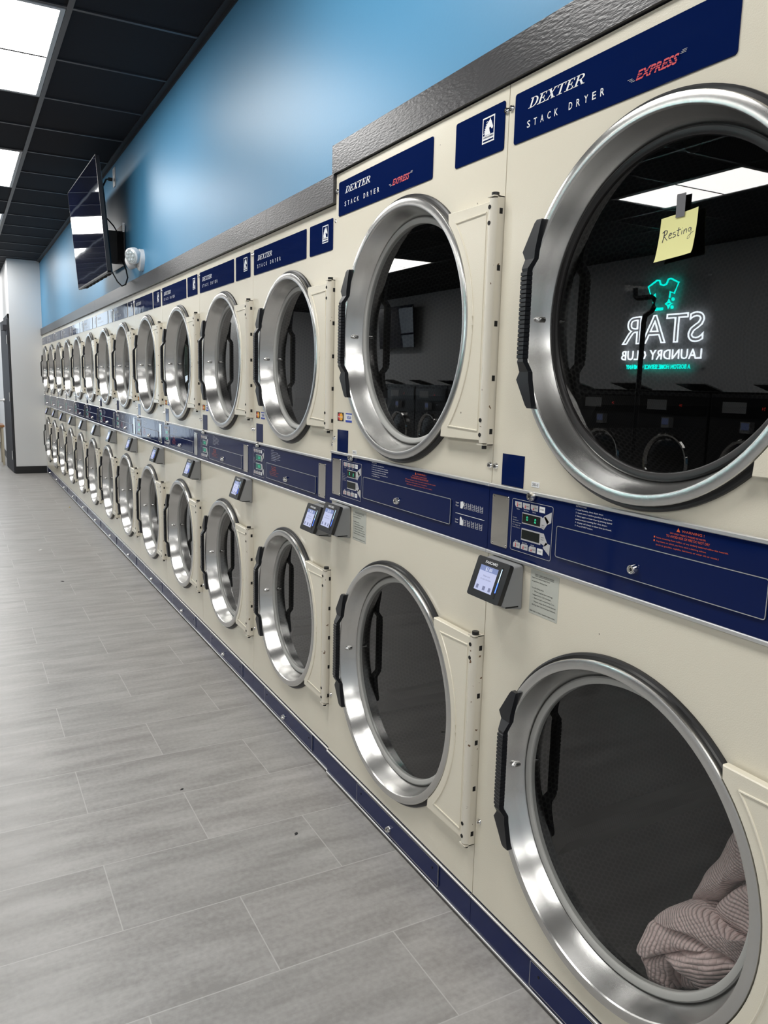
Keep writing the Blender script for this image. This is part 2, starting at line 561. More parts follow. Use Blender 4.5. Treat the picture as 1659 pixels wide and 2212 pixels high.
    def border(self, pts, w, y0, y1, m):
        """raised line that follows an xz outline"""
        n = len(pts)
        a = sum(pts[i][0] * pts[(i + 1) % n][1] - pts[(i + 1) % n][0] * pts[i][1] for i in range(n))
        if a < 0:
            pts = pts[::-1]
        ins = []
        for i in range(n):
            p0, p1, p2 = pts[i - 1], pts[i], pts[(i + 1) % n]
            d1 = Vector((p1[0] - p0[0], p1[1] - p0[1])).normalized()
            d2 = Vector((p2[0] - p1[0], p2[1] - p1[1])).normalized()
            nn = (Vector((-d1.y, d1.x)) + Vector((-d2.y, d2.x))).normalized()
            ins.append((p1[0] + nn.x * w, p1[1] + nn.y * w))
        vs = [(x, y0, z) for x, z in pts] + [(x, y0, z) for x, z in ins] + [(x, y1, z) for x, z in pts] + [(x, y1, z) for x, z in ins]
        fs = []
        for i in range(n):
            j = (i + 1) % n
            fs += [(i, j, n + j, n + i), (i, 2 * n + i, 2 * n + j, j), (n + i, n + j, 3 * n + j, 3 * n + i)]
        return self.add(vs, fs, m)

    def obj(self, name, parent=None, smooth=True, angle=35):
        me = bpy.data.meshes.new(name)
        me.from_pydata(self.v, [], self.f)
        for mm in self.mats:
            me.materials.append(mm)
        me.polygons.foreach_set('material_index', self.mi)
        if self.uv:
            ul = me.uv_layers.new(name='UVMap')
            for p in me.polygons:
                q = self.uv.get(p.index)
                if q:
                    for kk, li in enumerate(p.loop_indices):
                        ul.data[li].uv = q[kk]
        if smooth:
            me.polygons.foreach_set('use_smooth', [True] * len(me.polygons))
            me.set_sharp_from_angle(angle=radians(angle))
        me.update()
        o = bpy.data.objects.new(name, me)
        COL.objects.link(o)
        if parent:
            o.parent = parent
        return o


def tag(o, label=None, cat=None, group=None, kind=None):
    if label: o['label'] = label
    if cat: o['category'] = cat
    if group: o['group'] = group
    if kind: o['kind'] = kind
    return o


def empty(name, loc, rz=0.0):
    o = bpy.data.objects.new(name, None)
    o.empty_display_size = 0.1
    o.location = loc
    o.rotation_euler = (0, 0, rz)
    COL.objects.link(o)
    return o


def copy_tree(o, parent=None):
    c = o.copy()
    COL.objects.link(c)
    c.parent = parent
    for ch in list(o.children):
        copy_tree(ch, c)
    return c


def structure(b, name, **kw):
    return tag(b.obj(name, **kw), kind='structure')


def rrect(x0, x1, z0, z1, r, seg=5):
    out = []
    for cx, cz, a0 in ((x1 - r, z1 - r, 0), (x0 + r, z1 - r, 90), (x0 + r, z0 + r, 180), (x1 - r, z0 + r, 270)):
        for i in range(seg + 1):
            a = radians(a0 + 90 * i / seg)
            out.append((cx + r * cos(a), cz + r * sin(a)))
    return out


_tcache = {}


def text_raw(s, bold=0.0):
    """flat outline of a line of lettering in unit size: verts, faces, (w, z0, z1)"""
    key = (s, bold)
    if key in _tcache:
        return _tcache[key]
    cu = bpy.data.curves.new('lettering_curve', 'FONT')
    cu.body = s
    cu.size = 1.0
    cu.resolution_u = 2
    cu.offset = bold
    o = bpy.data.objects.new('lettering_curve', cu)
    COL.objects.link(o)
    dg = bpy.context.evaluated_depsgraph_get()
    me = bpy.data.meshes.new_from_object(o.evaluated_get(dg))
    vs = [(v.co.x, v.co.y) for v in me.vertices]
    fs = [tuple(p.vertices) for p in me.polygons]
    bpy.data.objects.remove(o)
    bpy.data.curves.remove(cu)
    bpy.data.meshes.remove(me)
    x0 = min(v[0] for v in vs)
    x1 = max(v[0] for v in vs)
    z0 = min(v[1] for v in vs)
    z1 = max(v[1] for v in vs)
    _tcache[key] = ([(x - x0, z) for x, z in vs], fs, (x1 - x0, z0, z1))
    return _tcache[key]


def letter(b, s, x0, z0, h, m, y, w=None, shear=0.0, bold=0.0, center=None, cap=0.73):
    """write s on the xz plane: baseline z0, cap height h, optional total width w"""
    vs, fs, (tw, _, _) = text_raw(s, bold)
    sz = h / cap
    sx = (w / tw) if w else sz
    if center is not None:
        x0 = center - tw * sx / 2
    b.add([(x0 + x * sx + shear * z * sz, y, z0 + z * sz) for x, z in vs], fs, m)
    return tw * sx


# slab-serif italic capitals for the maker's name on the header panels
def serif_word(b, word, x0, z0, w, h, m, y, shear=0.30):
    S, T = 0.17, 0.075
    def R(a, c, d, e): return [(a, d), (c, d), (c, e), (a, e)]
    def arc(cx, cz, rx, rz, t, ti, a0, a1, n=14):
        q = []
        for i in range(n):
            A, Bq = radians(a0 + (a1 - a0) * i / n), radians(a0 + (a1 - a0) * (i + 1) / n)
            q.append([(cx + rx * cos(A), cz + rz * sin(A)), (cx + rx * cos(Bq), cz + rz * sin(Bq)),
                      (cx + (rx - t) * cos(Bq), cz + (rz - ti) * sin(Bq)), (cx + (rx - t) * cos(A), cz + (rz - ti) * sin(A))])
        return q
    G = {}
    stem = [R(.14, .14 + S, 0, 1)]
    G['D'] = (stem + [R(0, .45, 0, T), R(0, .45, 1 - T, 1)] + arc(.40, .5, .47, .5, .17, T, -90, 90), .90)
    G['E'] = (stem + [R(0, .72, 0, T), R(0, .72, 1 - T, 1), R(.3, .55, .47, .47 + T), R(.66, .75, 0, .28), R(.64, .72, .74, 1), R(.5, .57, .34, .66)], .80)
    G['X'] = ([[(.08, 1), (.28, 1), (.86, 0), (.66, 0)], [(.70, 1), (.80, 1), (.22, 0), (.12, 0)],
               R(0, .36, 1 - T, 1), R(.56, .90, 1 - T, 1), R(0, .34, 0, T), R(.54, .94, 0, T)], .96)
    G['T'] = ([R(.30, .30 + S, 0, 1), R(.14, .64, 0, T), R(0, .78, 1 - T, 1), R(0, .07, .72, 1), R(.71, .78, .72, 1)], .84)
    G['R'] = (stem + [R(0, .45, 0, T), R(0, .45, 1 - T, 1), R(.3, .45, .47, .47 + T)] + arc(.42, .735, .38, .265, .16, T, -90, 90)
              + [[(.42, .50), (.60, .50), (.92, 0), (.74, 0)], R(.70, 1.0, 0, T)], 1.0)
    tot = sum(G[ch][1] for ch in word) + 0.02 * len(word)
    sx = w / (tot + shear)
    x = 0.0
    for ch in word:
        for q in G[ch][0]:
            b.poly([(x0 + (x + px + shear * pz) * sx, z0 + pz * h) for px, pz in q], y, m)
        x += G[ch][1] + 0.02


def digits(b, s, x0, z0, h, m, y, pitch=None):
    """seven-segment figures"""
    SEG = {'0': 'abcdef', '1': 'bc', '2': 'abged', '3': 'abgcd', '4': 'fgbc', '5': 'afgcd', 'A': 'abcefg', ' ': '', '.': ''}
    w, t = h * 0.52, h * 0.12
    pitch = pitch or h * 0.8
    for ch in s:
        if ch == '.':
            b.poly([(x0 - t, z0), (x0, z0), (x0, z0 + t), (x0 - t, z0 + t)], y, m)
            continue
        for g in SEG.get(ch, ''):
            r = {'a': (t, w - t, h - t, h), 'd': (t, w - t, 0, t), 'g': (t, w - t, h / 2 - t / 2, h / 2 + t / 2),
                 'f': (0, t, h / 2 + t / 2, h - t / 2), 'e': (0, t, t / 2, h / 2 - t / 2),
                 'b': (w - t, w, h / 2 + t / 2, h - t / 2), 'c': (w - t, w, t / 2, h / 2 - t / 2)}[g]
            b.poly([(x0 + r[0], z0 + r[2]), (x0 + r[1], z0 + r[2]), (x0 + r[1], z0 + r[3]), (x0 + r[0], z0 + r[3])], y, m)
        x0 += pitch


# ------------------------------------------------------------------ room
XF, XN, YO, ZC = -15.0, 4.5, -5.9, 2.87
WL, WS, HL, HS = 0.873, 0.80, 1.978, 1.895
XPIL = -WL - 12 * WS - 0.012       # face of the white wall jog at the end of the dryer row
YPIL = -0.392

structure(B().box(XF - 0.1, XN + 0.1, YO - 0.1, 1.0, -0.1, 0.0, M['floor']), 'floor', smooth=False)
structure(B().box(XF - 0.1, XN + 0.1, YO - 0.1, 1.0, ZC + 0.006, ZC + 0.1, M['tile_ceiling']), 'ceiling', smooth=False)
# blue bulkhead wall flush with the dryers, painted down to the floor to the right of the row
bw = B()
bw.box(XPIL, WL, 0.012, 0.14, HS + 0.002, ZC + 0.006, M['blue'])
bw.box(WL + 0.004, XN, 0.012, 0.14, 0, ZC + 0.006, M['blue'])
structure(bw, 'wall_back', smooth=False)
structure(B().box(XF, XN, 0.95, 1.0, 0, ZC + 0.006, M['wallwhite']), 'wall_outer', smooth=False)
# white jog with the charcoal door in its long side
DX0, DX1, DZ = -11.46, -10.56, 2.10
jg = B()
jg.box(DX1 + 0.03, XPIL, YPIL, 0.95, 0, ZC + 0.006, M['wallwhite'])
jg.box(DX0 - 0.03, DX1 + 0.03, YPIL, 0.95, DZ + 0.03, ZC + 0.006, M['wallwhite'])
jg.box(DX0 - 0.03, DX1 + 0.03, 0.1, 0.95, 0, DZ + 0.03, M['wallwhite'])
jg.box(XF, DX0 - 0.03, YPIL, 0.95, 0, ZC + 0.006, M['wallwhite'])
structure(jg, 'wall_jog', smooth=False)
bb = B()
bb.box(DX1 + 0.075, XPIL + 0.008, YPIL - 0.008, YPIL, 0, 0.10, M['base'])
bb.box(XPIL, XPIL + 0.008, YPIL, -0.003, 0, 0.10, M['base'])
bb.box(XF, DX0 - 0.075, YPIL - 0.008, YPIL, 0, 0.10, M['base'])
structure(bb, 'baseboard_jog', smooth=False)
structure(B().box(XF, XN, YO - 0.1, YO, 0, ZC + 0.006, M['wallpale']), 'wall_opposite', smooth=False)
structure(B().box(XN, XN + 0.1, YO, 0.95, 0, ZC + 0.006, M['wallpale']), 'wall_near', smooth=False)
# far end wall with the shop window openings
WY = [(-0.62, -1.78), (-1.90, -3.30)]
WZS, WZ1 = (0.85, 0.10), 2.80
fw = B()
fw.box(XF - 0.1, XF, WY[0][0], YPIL, 0, ZC, M['wallpale'])
fw.box(XF - 0.1, XF, WY[1][0], WY[0][1], 0, ZC, M['wallpale'])
fw.box(XF - 0.1, XF, YO, WY[1][1], 0, ZC, M['wallpale'])
for (a, c), WZ0 in zip(WY, WZS):
    fw.box(XF - 0.1, XF, c, a, 0, WZ0, M['doorpaint'])
    fw.box(XF - 0.1, XF, c, a, WZ1, ZC, M['wallpale'])
structure(fw, 'wall_far', smooth=False)
for i, (a, c) in enumerate(WY):
    WZ0 = WZS[i]
    w = empty('window_%d' % (i + 1), (XF, 0, 0))
    tag(w, kind='structure')
    fr = B()
    for y0, y1, z0, z1 in ((c, c + .05, WZ0, WZ1), (a - .05, a, WZ0, WZ1), (c, a, WZ0, WZ0 + .06), (c, a, WZ1 - .06, WZ1), (c, a, 2.12, 2.17),
                           ((a + c) / 2 - .025, (a + c) / 2 + .025, WZ0, WZ1)):
        fr.box(-0.08, -0.02, y0, y1, z0, z1, M['blackmetal'])
    fr.obj('window_frame', w, smooth=False)
    B().add([(-.05, c, WZ0), (-.05, a, WZ0), (-.05, a, WZ1), (-.05, c, WZ1)], [(0, 1, 2, 3)], M['pane']).obj('window_pane', w, smooth=False)
# charcoal door in the jog
d1 = empty('door_1', (DX0, YPIL, 0))
tag(d1, kind='structure')
dw = DX1 - DX0
B().box(0.0, dw, -0.028, 0.012, 0.008, DZ - 0.005, M['doorpaint']).obj('door_leaf', d1, smooth=False)
fr = B()
fr.box(-0.07, -0.004, -0.018, 0.09, 0, DZ + 0.06, M['doorpaint'])
fr.box(dw + 0.004, dw + 0.05, -0.018, 0.09, 0, DZ + 0.06, M['blackmetal'])
fr.box(-0.07, dw + 0.05, -0.018, 0.09, DZ, DZ + 0.06, M['doorpaint'])
fr.obj('door_frame', d1, smooth=False)
for hz in (0.25, 1.05, 1.82):
    B().tube([(dw - 0.005, -0.036, hz - 0.06), (dw - 0.005, -0.036, hz + 0.06)], 0.008, M['rail']).box(dw - 0.04, dw - 0.006, -0.031, -0.028, hz - 0.05, hz + 0.05, M['rail']).obj('hinge', d1)
hd = B()
hd.cyl(0.07, 0.98, 0.03, -0.045, -0.028, M['rail'])
hd.tube([(0.07, -0.045, 0.98), (0.07, -0.095, 0.98), (0.085, -0.10, 0.98), (0.18, -0.10, 0.98)], 0.011, M['rail'])
hd.obj('door_handle', d1)
B().box(dw - 0.32, dw - 0.05, -0.075, -0.028, 1.95, 2.02, M['doorpaint']).obj('door_closer', d1, smooth=False)

hinge_pt = Matrix.Translation((dw, -.012, 0))
swing = hinge_pt @ Matrix.Rotation(radians(2.6), 4, 'Z') @ hinge_pt.inverted()
for ch in d1.children:
    if not ch.name.startswith('door_frame') and not ch.name.startswith('hinge'):
        ch.data.transform(swing)

# black wood trim above the dryers, in boards
for i, (a, c, z0, z1) in enumerate(((XPIL + .001, -5.663, HS + .002, 1.981), (-5.661, -1.481, HS + .002, 1.981), (-1.479, -WL - .002, HS + .002, 1.981),
                                    (-WL - .012, WL, HL + .003, 2.064))):
    structure(B().box(a, c, -0.010, 0.012, z0, z1, M['trim']), 'trim_%d' % (i + 1), smooth=False)

# suspended ceiling: tees on a 0.61 m grid and the black wall angle
TX = [-2.354 + 0.6096 * i for i in range(-20, 12)]
TY = [-0.5618 - 0.6096 * i for i in range(0, 9)]
tee = B()
for x in TX:
    if XF < x < XN:
        tee.box(x - 0.009, x + 0.009, YO, 0.012, ZC - 0.001, ZC + 0.008, M['tee'])
for i, y in enumerate(TY):
    tee.box(XF, XN, y - 0.012, y + 0.012, ZC - 0.003, ZC + 0.008, M['tee'])
structure(tee, 'ceiling_grid', smooth=False)
an = B()
an.box(XPIL, XN, -0.022, 0.012, ZC - 0.002, ZC + 0.006, M['angle'])
an.box(XPIL, XN, 0.006, 0.012, ZC - 0.020, ZC + 0.006, M['angle'])
structure(an, 'trim_5', smooth=False)

# ceiling troffers, two rows
LAMPS = []
for row, y1 in ((0, TY[0]), (1, TY[5])):
    for kx in range(-5, 4):
        x0 = -2.354 - 2 * 0.6096 + kx * 4 * 0.6096
        LAMPS.append((row, x0, y1))
proto = None
for n_, (row, x0, y1) in enumerate(sorted(LAMPS, key=lambda q: (q[0], -q[1]))):
    if proto is None:
        L = empty('ceiling_light', (0, 0, ZC))
        f = B()
        lx, ly = 2 * 0.6096, 0.6096
        f.box(0.012, lx - 0.012, -0.034, -0.014, -0.004, 0.02, M['lampframe'])
        f.box(0.012, lx - 0.012, -ly + 0.014, -ly + 0.034, -0.004, 0.02, M['lampframe'])
        f.box(0.012, 0.032, -ly + 0.034, -0.034, -0.004, 0.02, M['lampframe'])
        f.box(lx - 0.032, lx - 0.012, -ly + 0.034, -0.034, -0.004, 0.02, M['lampframe'])
        f.obj('frame', L, smooth=False)
        B().add([(0.032, -ly + 0.034, 0), (0.032, -0.034, 0), (lx - 0.032, -0.034, 0), (lx - 0.032, -ly + 0.034, 0)], [(0, 1, 2, 3)], M['lamp']).obj('diffuser', L, smooth=False)
        proto = L
    else:
        L = copy_tree(proto)
    L.location = (x0, y1, ZC)
    i_from_near = n_ if row == 0 else n_ - 9
    ordn = ['first', 'second', 'third', 'fourth', 'fifth', 'sixth', 'seventh', 'eighth', 'ninth'][i_from_near]
    if row == 0:
        lab = '%s lit ceiling panel from the near end, in the row beside the blue wall' % ordn
        if i_from_near == 4:
            lab = 'large lit ceiling panel cut off by the top left corner, nearest one in view'
        if i_from_near == 5:
            lab = 'second lit ceiling panel down the left edge, level with the top of the television'
        if i_from_near == 6:
            lab = 'third, smallest lit ceiling panel sliver at the left edge of the photo'
    else:
        lab = '%s lit ceiling panel from the near end, in the row above the washers' % ordn
    tag(L, lab, 'ceiling light', 'lit ceiling panels')


# ------------------------------------------------------------------ stack dryers
def front_face(b, x0, x1, z0, z1, cx, cz, r, m, y=0.0, n=72):
    """front sheet with a round opening"""
    ang = [2 * pi * i / n for i in range(n)]
    for px, pz in ((x0, z0), (x1, z0), (x1, z1), (x0, z1)):
        ang.append(atan2(pz - cz, px - cx) % (2 * pi))
    ang = sorted(set(ang))
    vs = []
    for a in ang:
        dx, dz = cos(a), sin(a)
        t = min([(x1 - cx) / dx if dx > 1e-9 else 1e9, (x0 - cx) / dx if dx < -1e-9 else 1e9,
                 (z1 - cz) / dz if dz > 1e-9 else 1e9, (z0 - cz) / dz if dz < -1e-9 else 1e9])
        vs += [(cx + r * dx, y, cz + r * dz), (cx + t * dx, y, cz + t * dz), (cx + r * dx, y + 0.03, cz + r * dz)]
    N = len(ang)
    fs = []
    for i in range(N):
        j = (i + 1) % N
        fs += [(3 * i, 3 * i + 1, 3 * j + 1, 3 * j), (3 * i, 3 * j, 3 * j + 2, 3 * i + 2)]
    b.add(vs, fs, m)


def lock_mesh(cx, cz, y, r=0.0085):
    b = B()
    b.spin([(0.0, y - 0.009), (r * 0.50, y - 0.009), (r * 0.55, y - 0.0075), (r * 0.62, y - 0.010), (r * 0.82, y - 0.010), (r, y - 0.004), (r * 1.05, y)], cx, cz, M['chrome'], 24)
    b.spin([(0.0, y - 0.0093), (r * 0.30, y - 0.0093), (r * 0.32, y - 0.0088)], cx, cz, M['hole'], 16)
    return b


def screw_mesh(cx, cz, y, r=0.0075):
    b = B()
    b.spin([(0.0, y - 0.003), (r * 0.35, y - 0.0028), (r * 0.4, y - 0.0042), (r * 0.75, y - 0.0045), (r, y)], cx, cz, M['chrome'], 18)
    b.spin([(0.0, y - 0.0032), (r * 0.30, y - 0.0031)], cx, cz, M['hole'], 12)
    return b


def make_door(parent, cx, cz, R, ringmat):
    """porthole door: brushed funnel bezel, gasket, inner ring, glass, handle, hinge"""
    s = R / 0.34
    bz = B()
    bz.spin([(R - .004, .002), (R - .001, -.002), (R, -.008), (R, -.017), (R - .0012, -.0195), (R - .004, -.0208), (R - .018, -.0212),
             (R - .0205, -.0203), (R - .0222, -.017)], cx, cz, M['steel'], 112, uv=True)
    bz.spin([(R - .0222, -.017), (R - .030, .006), (R - .0385, .0325), (R - .041, .0365)], cx, cz, M['steel'], 112, uv=True)
    dr = bz.obj('porthole_door', parent, angle=25)
    B().spin([(R - .004, .003), (R + .0085, .003), (R + .0105, -.0005), (R + .0098, -.006), (R + .006, -.0085), (R - .001, -.007)], cx, cz, M['rubber'], 112).obj('gasket', dr)
    a, c = R - .0395, R - .0575
    B().spin([(a, .0375), (a - .002, .032), (a - .005, .0300), (c + .004, .0305), (c + .001, .0325), (c, .0365), (c, .045)], cx, cz, ringmat, 112).obj('inner_ring', dr)
    B().disc(cx, cz, c + .001, .0362, M['doorglass'], 96).obj('glass', dr, smooth=False)
    # grip handle on the left
    hx = cx - (R - 0.34)  # follows the bezel's left edge
    hb = B()
    def S(z, x0, x1, y0, y1): return (cz + .006 + z, hx + x0, hx + x1, y0, y1)
    sec = [S(-.186, -.286, -.270, -.031, -.0208), S(-.180, -.290, -.270, -.033, -.0208), S(-.128, -.3235, -.284, -.033, -.0208), S(-.112, -.314, -.285, -.033, -.0215),
           S(-.110, -.314, -.286, -.034, -.0225), S(-.092, -.3055, -.286, -.047, -.034)]
    nr = 20
    z0, z1 = -.086, .086
    for i in range(nr):
        za, zb = z0 + (z1 - z0) * i / nr, z0 + (z1 - z0) * (i + 1) / nr
        g = (zb - za) * 0.14
        sec += [S(za, -.3040, -.2875, -.0462, -.034), S(za + g, -.3060, -.2860, -.0482, -.034), S(zb - g, -.3060, -.2860, -.0482, -.034)]
    sec += [S(.086, -.3040, -.2875, -.0462, -.034)]
    sec += [S(.092, -.3055, -.286, -.047, -.034), S(.110, -.314, -.286, -.034, -.0225), S(.112, -.314, -.285, -.033, -.0215), S(.128, -.3235, -.284, -.033, -.0208),
            S(.180, -.290, -.270, -.033, -.0208), S(.186, -.286, -.270, -.031, -.0208)]
    hb.loft(sec, M['handle'])
    hb.obj('handle', dr, angle=20)
    st = B().spin([(0.0, -.004), (.0025, -.0035), (.0055, .002), (.0062, .007), (.0062, .018)], cx - R + .034, cz + .002, M['chrome'], 16)
    st.obj('catch_stud', dr)
    # hinge plate between bezel and hinge tube
    tx = cx + (0.4245 - 0.4365) + 0.4365 * 1.0 - (0.0 if R > 0.32 else 0.0)
    tx = parent['tube_x']
    zt, zb = cz + parent['hinge_t'], cz - parent['hinge_b']
    ra = R + .0015
    at = math.asin((zt - .006 - cz) / (R + .018))
    ab = -math.asin((cz - zb - .006) / (R + .018))
    pts = [(cx + (R + .017) * cos(at), zt - .006)]
    n = 26
    for i in range(n + 1):
        a = at * 0.94 + (ab * 0.94 - at * 0.94) * i / n
        pts.append((cx + ra * cos(a), cz + ra * sin(a)))
    pts.append((cx + (R + .017) * cos(ab), zb + .006))
    pts += [(tx - .006, zb + .008), (tx - .006, zt - .008)]
    hp = B()
    hp.prism(pts[::-1], -.0215, -.0065, M['cream'], 0.0025)
    e = .021
    bead = [(tx - e, -.0218, zt - .030), (cx + (R + .047) * cos(at * .93), -.0218, zt - .034)]
    for i in range(n + 1):
        a = at * .86 + (ab * .86 - at * .86) * i / n
        bead.append((cx + (R + .024) * cos(a), -.0218, cz + (R + .024) * sin(a)))
    bead += [(cx + (R + .047) * cos(ab * .93), -.0218, zb + .034), (tx - e, -.0218, zb + .030)]
    hp.tube(bead, .0022, M['cream'], 8)
    hp.tube([bead[0], bead[-1]], .0016, M['cream'], 6)
    hp.obj('hinge_plate', dr, angle=30)
    tb = B()
    tb.tube([(tx, -.0155, zb + .004), (tx, -.0155, zt - .004)], .0125, M['tube'], 20)
    for zz in (zt - .022, zt - .055, zb + .022, zb + .055):
        tb.cyl(tx - .002, zz, .0048, -.0288, -.026, M['hole'], 12)
    tb.obj('hinge_tube', dr)
    br = B()
    br.box(tx + .0105, tx + .0125, -.017, .001, zb - .001, zt + .001, M['tube'])
    for zz in (zt, zb):
        br.box(tx - .012, tx + .0125, -.028, .001, zz - .0012, zz + .0012, M['tube'])
    br.tube([(tx, -.0155, zt - .002), (tx, -.0155, zt + .009)], .0085, M['rubber'], 14)
    br.tube([(tx, -.0155, zb + .002), (tx, -.0155, zb - .010)], .0055, M['rubber'], 12)
    for i in range(5):
        br.box(tx + .0127, tx + .0131, -.012, -.004, zb + .03 + (zt - zb - .06) * i / 4 - .006, zb + .03 + (zt - zb - .06) * i / 4 + .006, M['hole'])
    br.obj('hinge_bracket', dr, smooth=True)
    return dr


def make_drum(parent, cx, cz, R):
    b = B()
    b.spin([(R + .008, .012), (R + .008, .05), (R - .012, .05), (R - .012, .058)], cx, cz, M['ringgrey'], 64)
    r = R - .006
    b.spin([(r, .058), (r, .25), (r, .45), (r, .68)], cx, cz, M['drum'], 64, uv=True)
    b.spin([(r, .68), (r * .6, .68), (r * .3, .68), (.02, .68)], cx, cz, M['drum'], 64, uv=True)
    for i in range(3):      # lifter fins
        a = radians(95 + 120 * i)
        ca, sa = cos(a), sin(a)
        pr = [(-.035, 0), (-.012, .055), (.012, .055), (.035, 0)]
        vs = []
        for yy in (.10, .66):
            for t, hgt in pr:
                rr = r - hgt - .001
                vs.append((cx + rr * ca - t * sa, yy, cz + rr * sa + t * ca))
        b.add(vs, [(0, 1, 5, 4), (1, 2, 6, 5), (2, 3, 7, 6), (0, 3, 2, 1), (4, 5, 6, 7)], M['drum'], None)
    return b.obj('drum', parent)


def emblem(b, x0, x1, z0, z1, y):
    """white-framed badge with a horse's head"""
    w, h = x1 - x0, z1 - z0
    b.poly([(x0, z0), (x1, z0), (x1, z1), (x0, z1)], y, M['white'])
    ix0, ix1, iz0, iz1 = x0 + .07 * w, x1 - .07 * w, z0 + .30 * h, z1 - .06 * h
    b.poly([(ix0, iz0), (ix1, iz0), (ix1, iz1), (ix0, iz1)], y - .0003, M['navy'])
    H = [(.16, 0), (.17, .20), (.23, .42), (.34, .62), (.48, .78), (.60, .85), (.63, .97), (.69, .93), (.72, .84), (.80, .74), (.88, .56), (.95, .40),
         (.93, .31), (.85, .27), (.78, .33), (.70, .42), (.62, .42), (.59, .36), (.63, .18), (.72, 0)]
    # fan-safe pieces of the head and neck
    tri = [H[0:4] + [(.59, .36), H[18], H[19]], H[3:8] + [(.70, .42), (.62, .42), (.59, .36)], H[7:16]]
    for t in tri:
        b.poly([(ix0 + px * (ix1 - ix0), iz0 + pz * (iz1 - iz0)) for px, pz in t], y - .0006, M['white'])
    for i in range(6):
        zz = .10 + .13 * i
        xx = .03 + .055 * i
        b.poly([(ix0 + px * (ix1 - ix0), iz0 + pz * (iz1 - iz0)) for px, pz in ((xx, zz), (xx + .10, zz + .03), (xx + .13, zz + .09), (xx + .02, zz + .05))], y - .0006, M['white'])
    letter(b, 'THOROUGHBRED', x0 + .07 * w, z0 + .19 * h, .07 * h, M['navy'], y - .0003, w=.86 * w, bold=.02)
    b.poly([(x0 + .07 * w, z0 + .06 * h), (x1 - .07 * w, z0 + .06 * h), (x1 - .07 * w, z0 + .12 * h), (x0 + .07 * w, z0 + .12 * h)], y - .0003, M['navy'])


INSTR = ['INSTRUCTIONS', '1  Load laundry, close dryer door.', '2  Insert coins / card to purchase drying time.', '3  Select upper or lower dryer by pressing desired',
         '     temperature setting for that dryer.', '4  Display will change to show time purchased.', '5  Press START button.']
WARN = ['WARNING !', 'DRY ONLY FABRICS WASHED IN WATER.', 'TO AVOID RISK OF FIRE DO NOT DRY', 'Items containing foam rubber, or any similarly textured rubber-like materials.',
        'Any items on which you have used a cleaning solvent', '(such as gasoline, naphtha, kerosene, or other oils or waxes.)']
EASY = [('EASY CARD INSTRUCTIONS', 0.5, True), ('Insert and remove Easy Card', .06, False), ('to purchase drying time.', .06, False), ('', 0, False), ('To add drying time:', .06, False),
        ('-   When original store message', .10, False), ('     reappears in LCD window,', .10, False), ('-   Reinsert and remove Easy Card.', .10, False),
        ('-   Repeat steps above until desired', .10, False), ('     drying time has been purchased.', .10, False), ('', 0, False), ('Refer Also to Dryer Operation Instructions.', .04, False)]


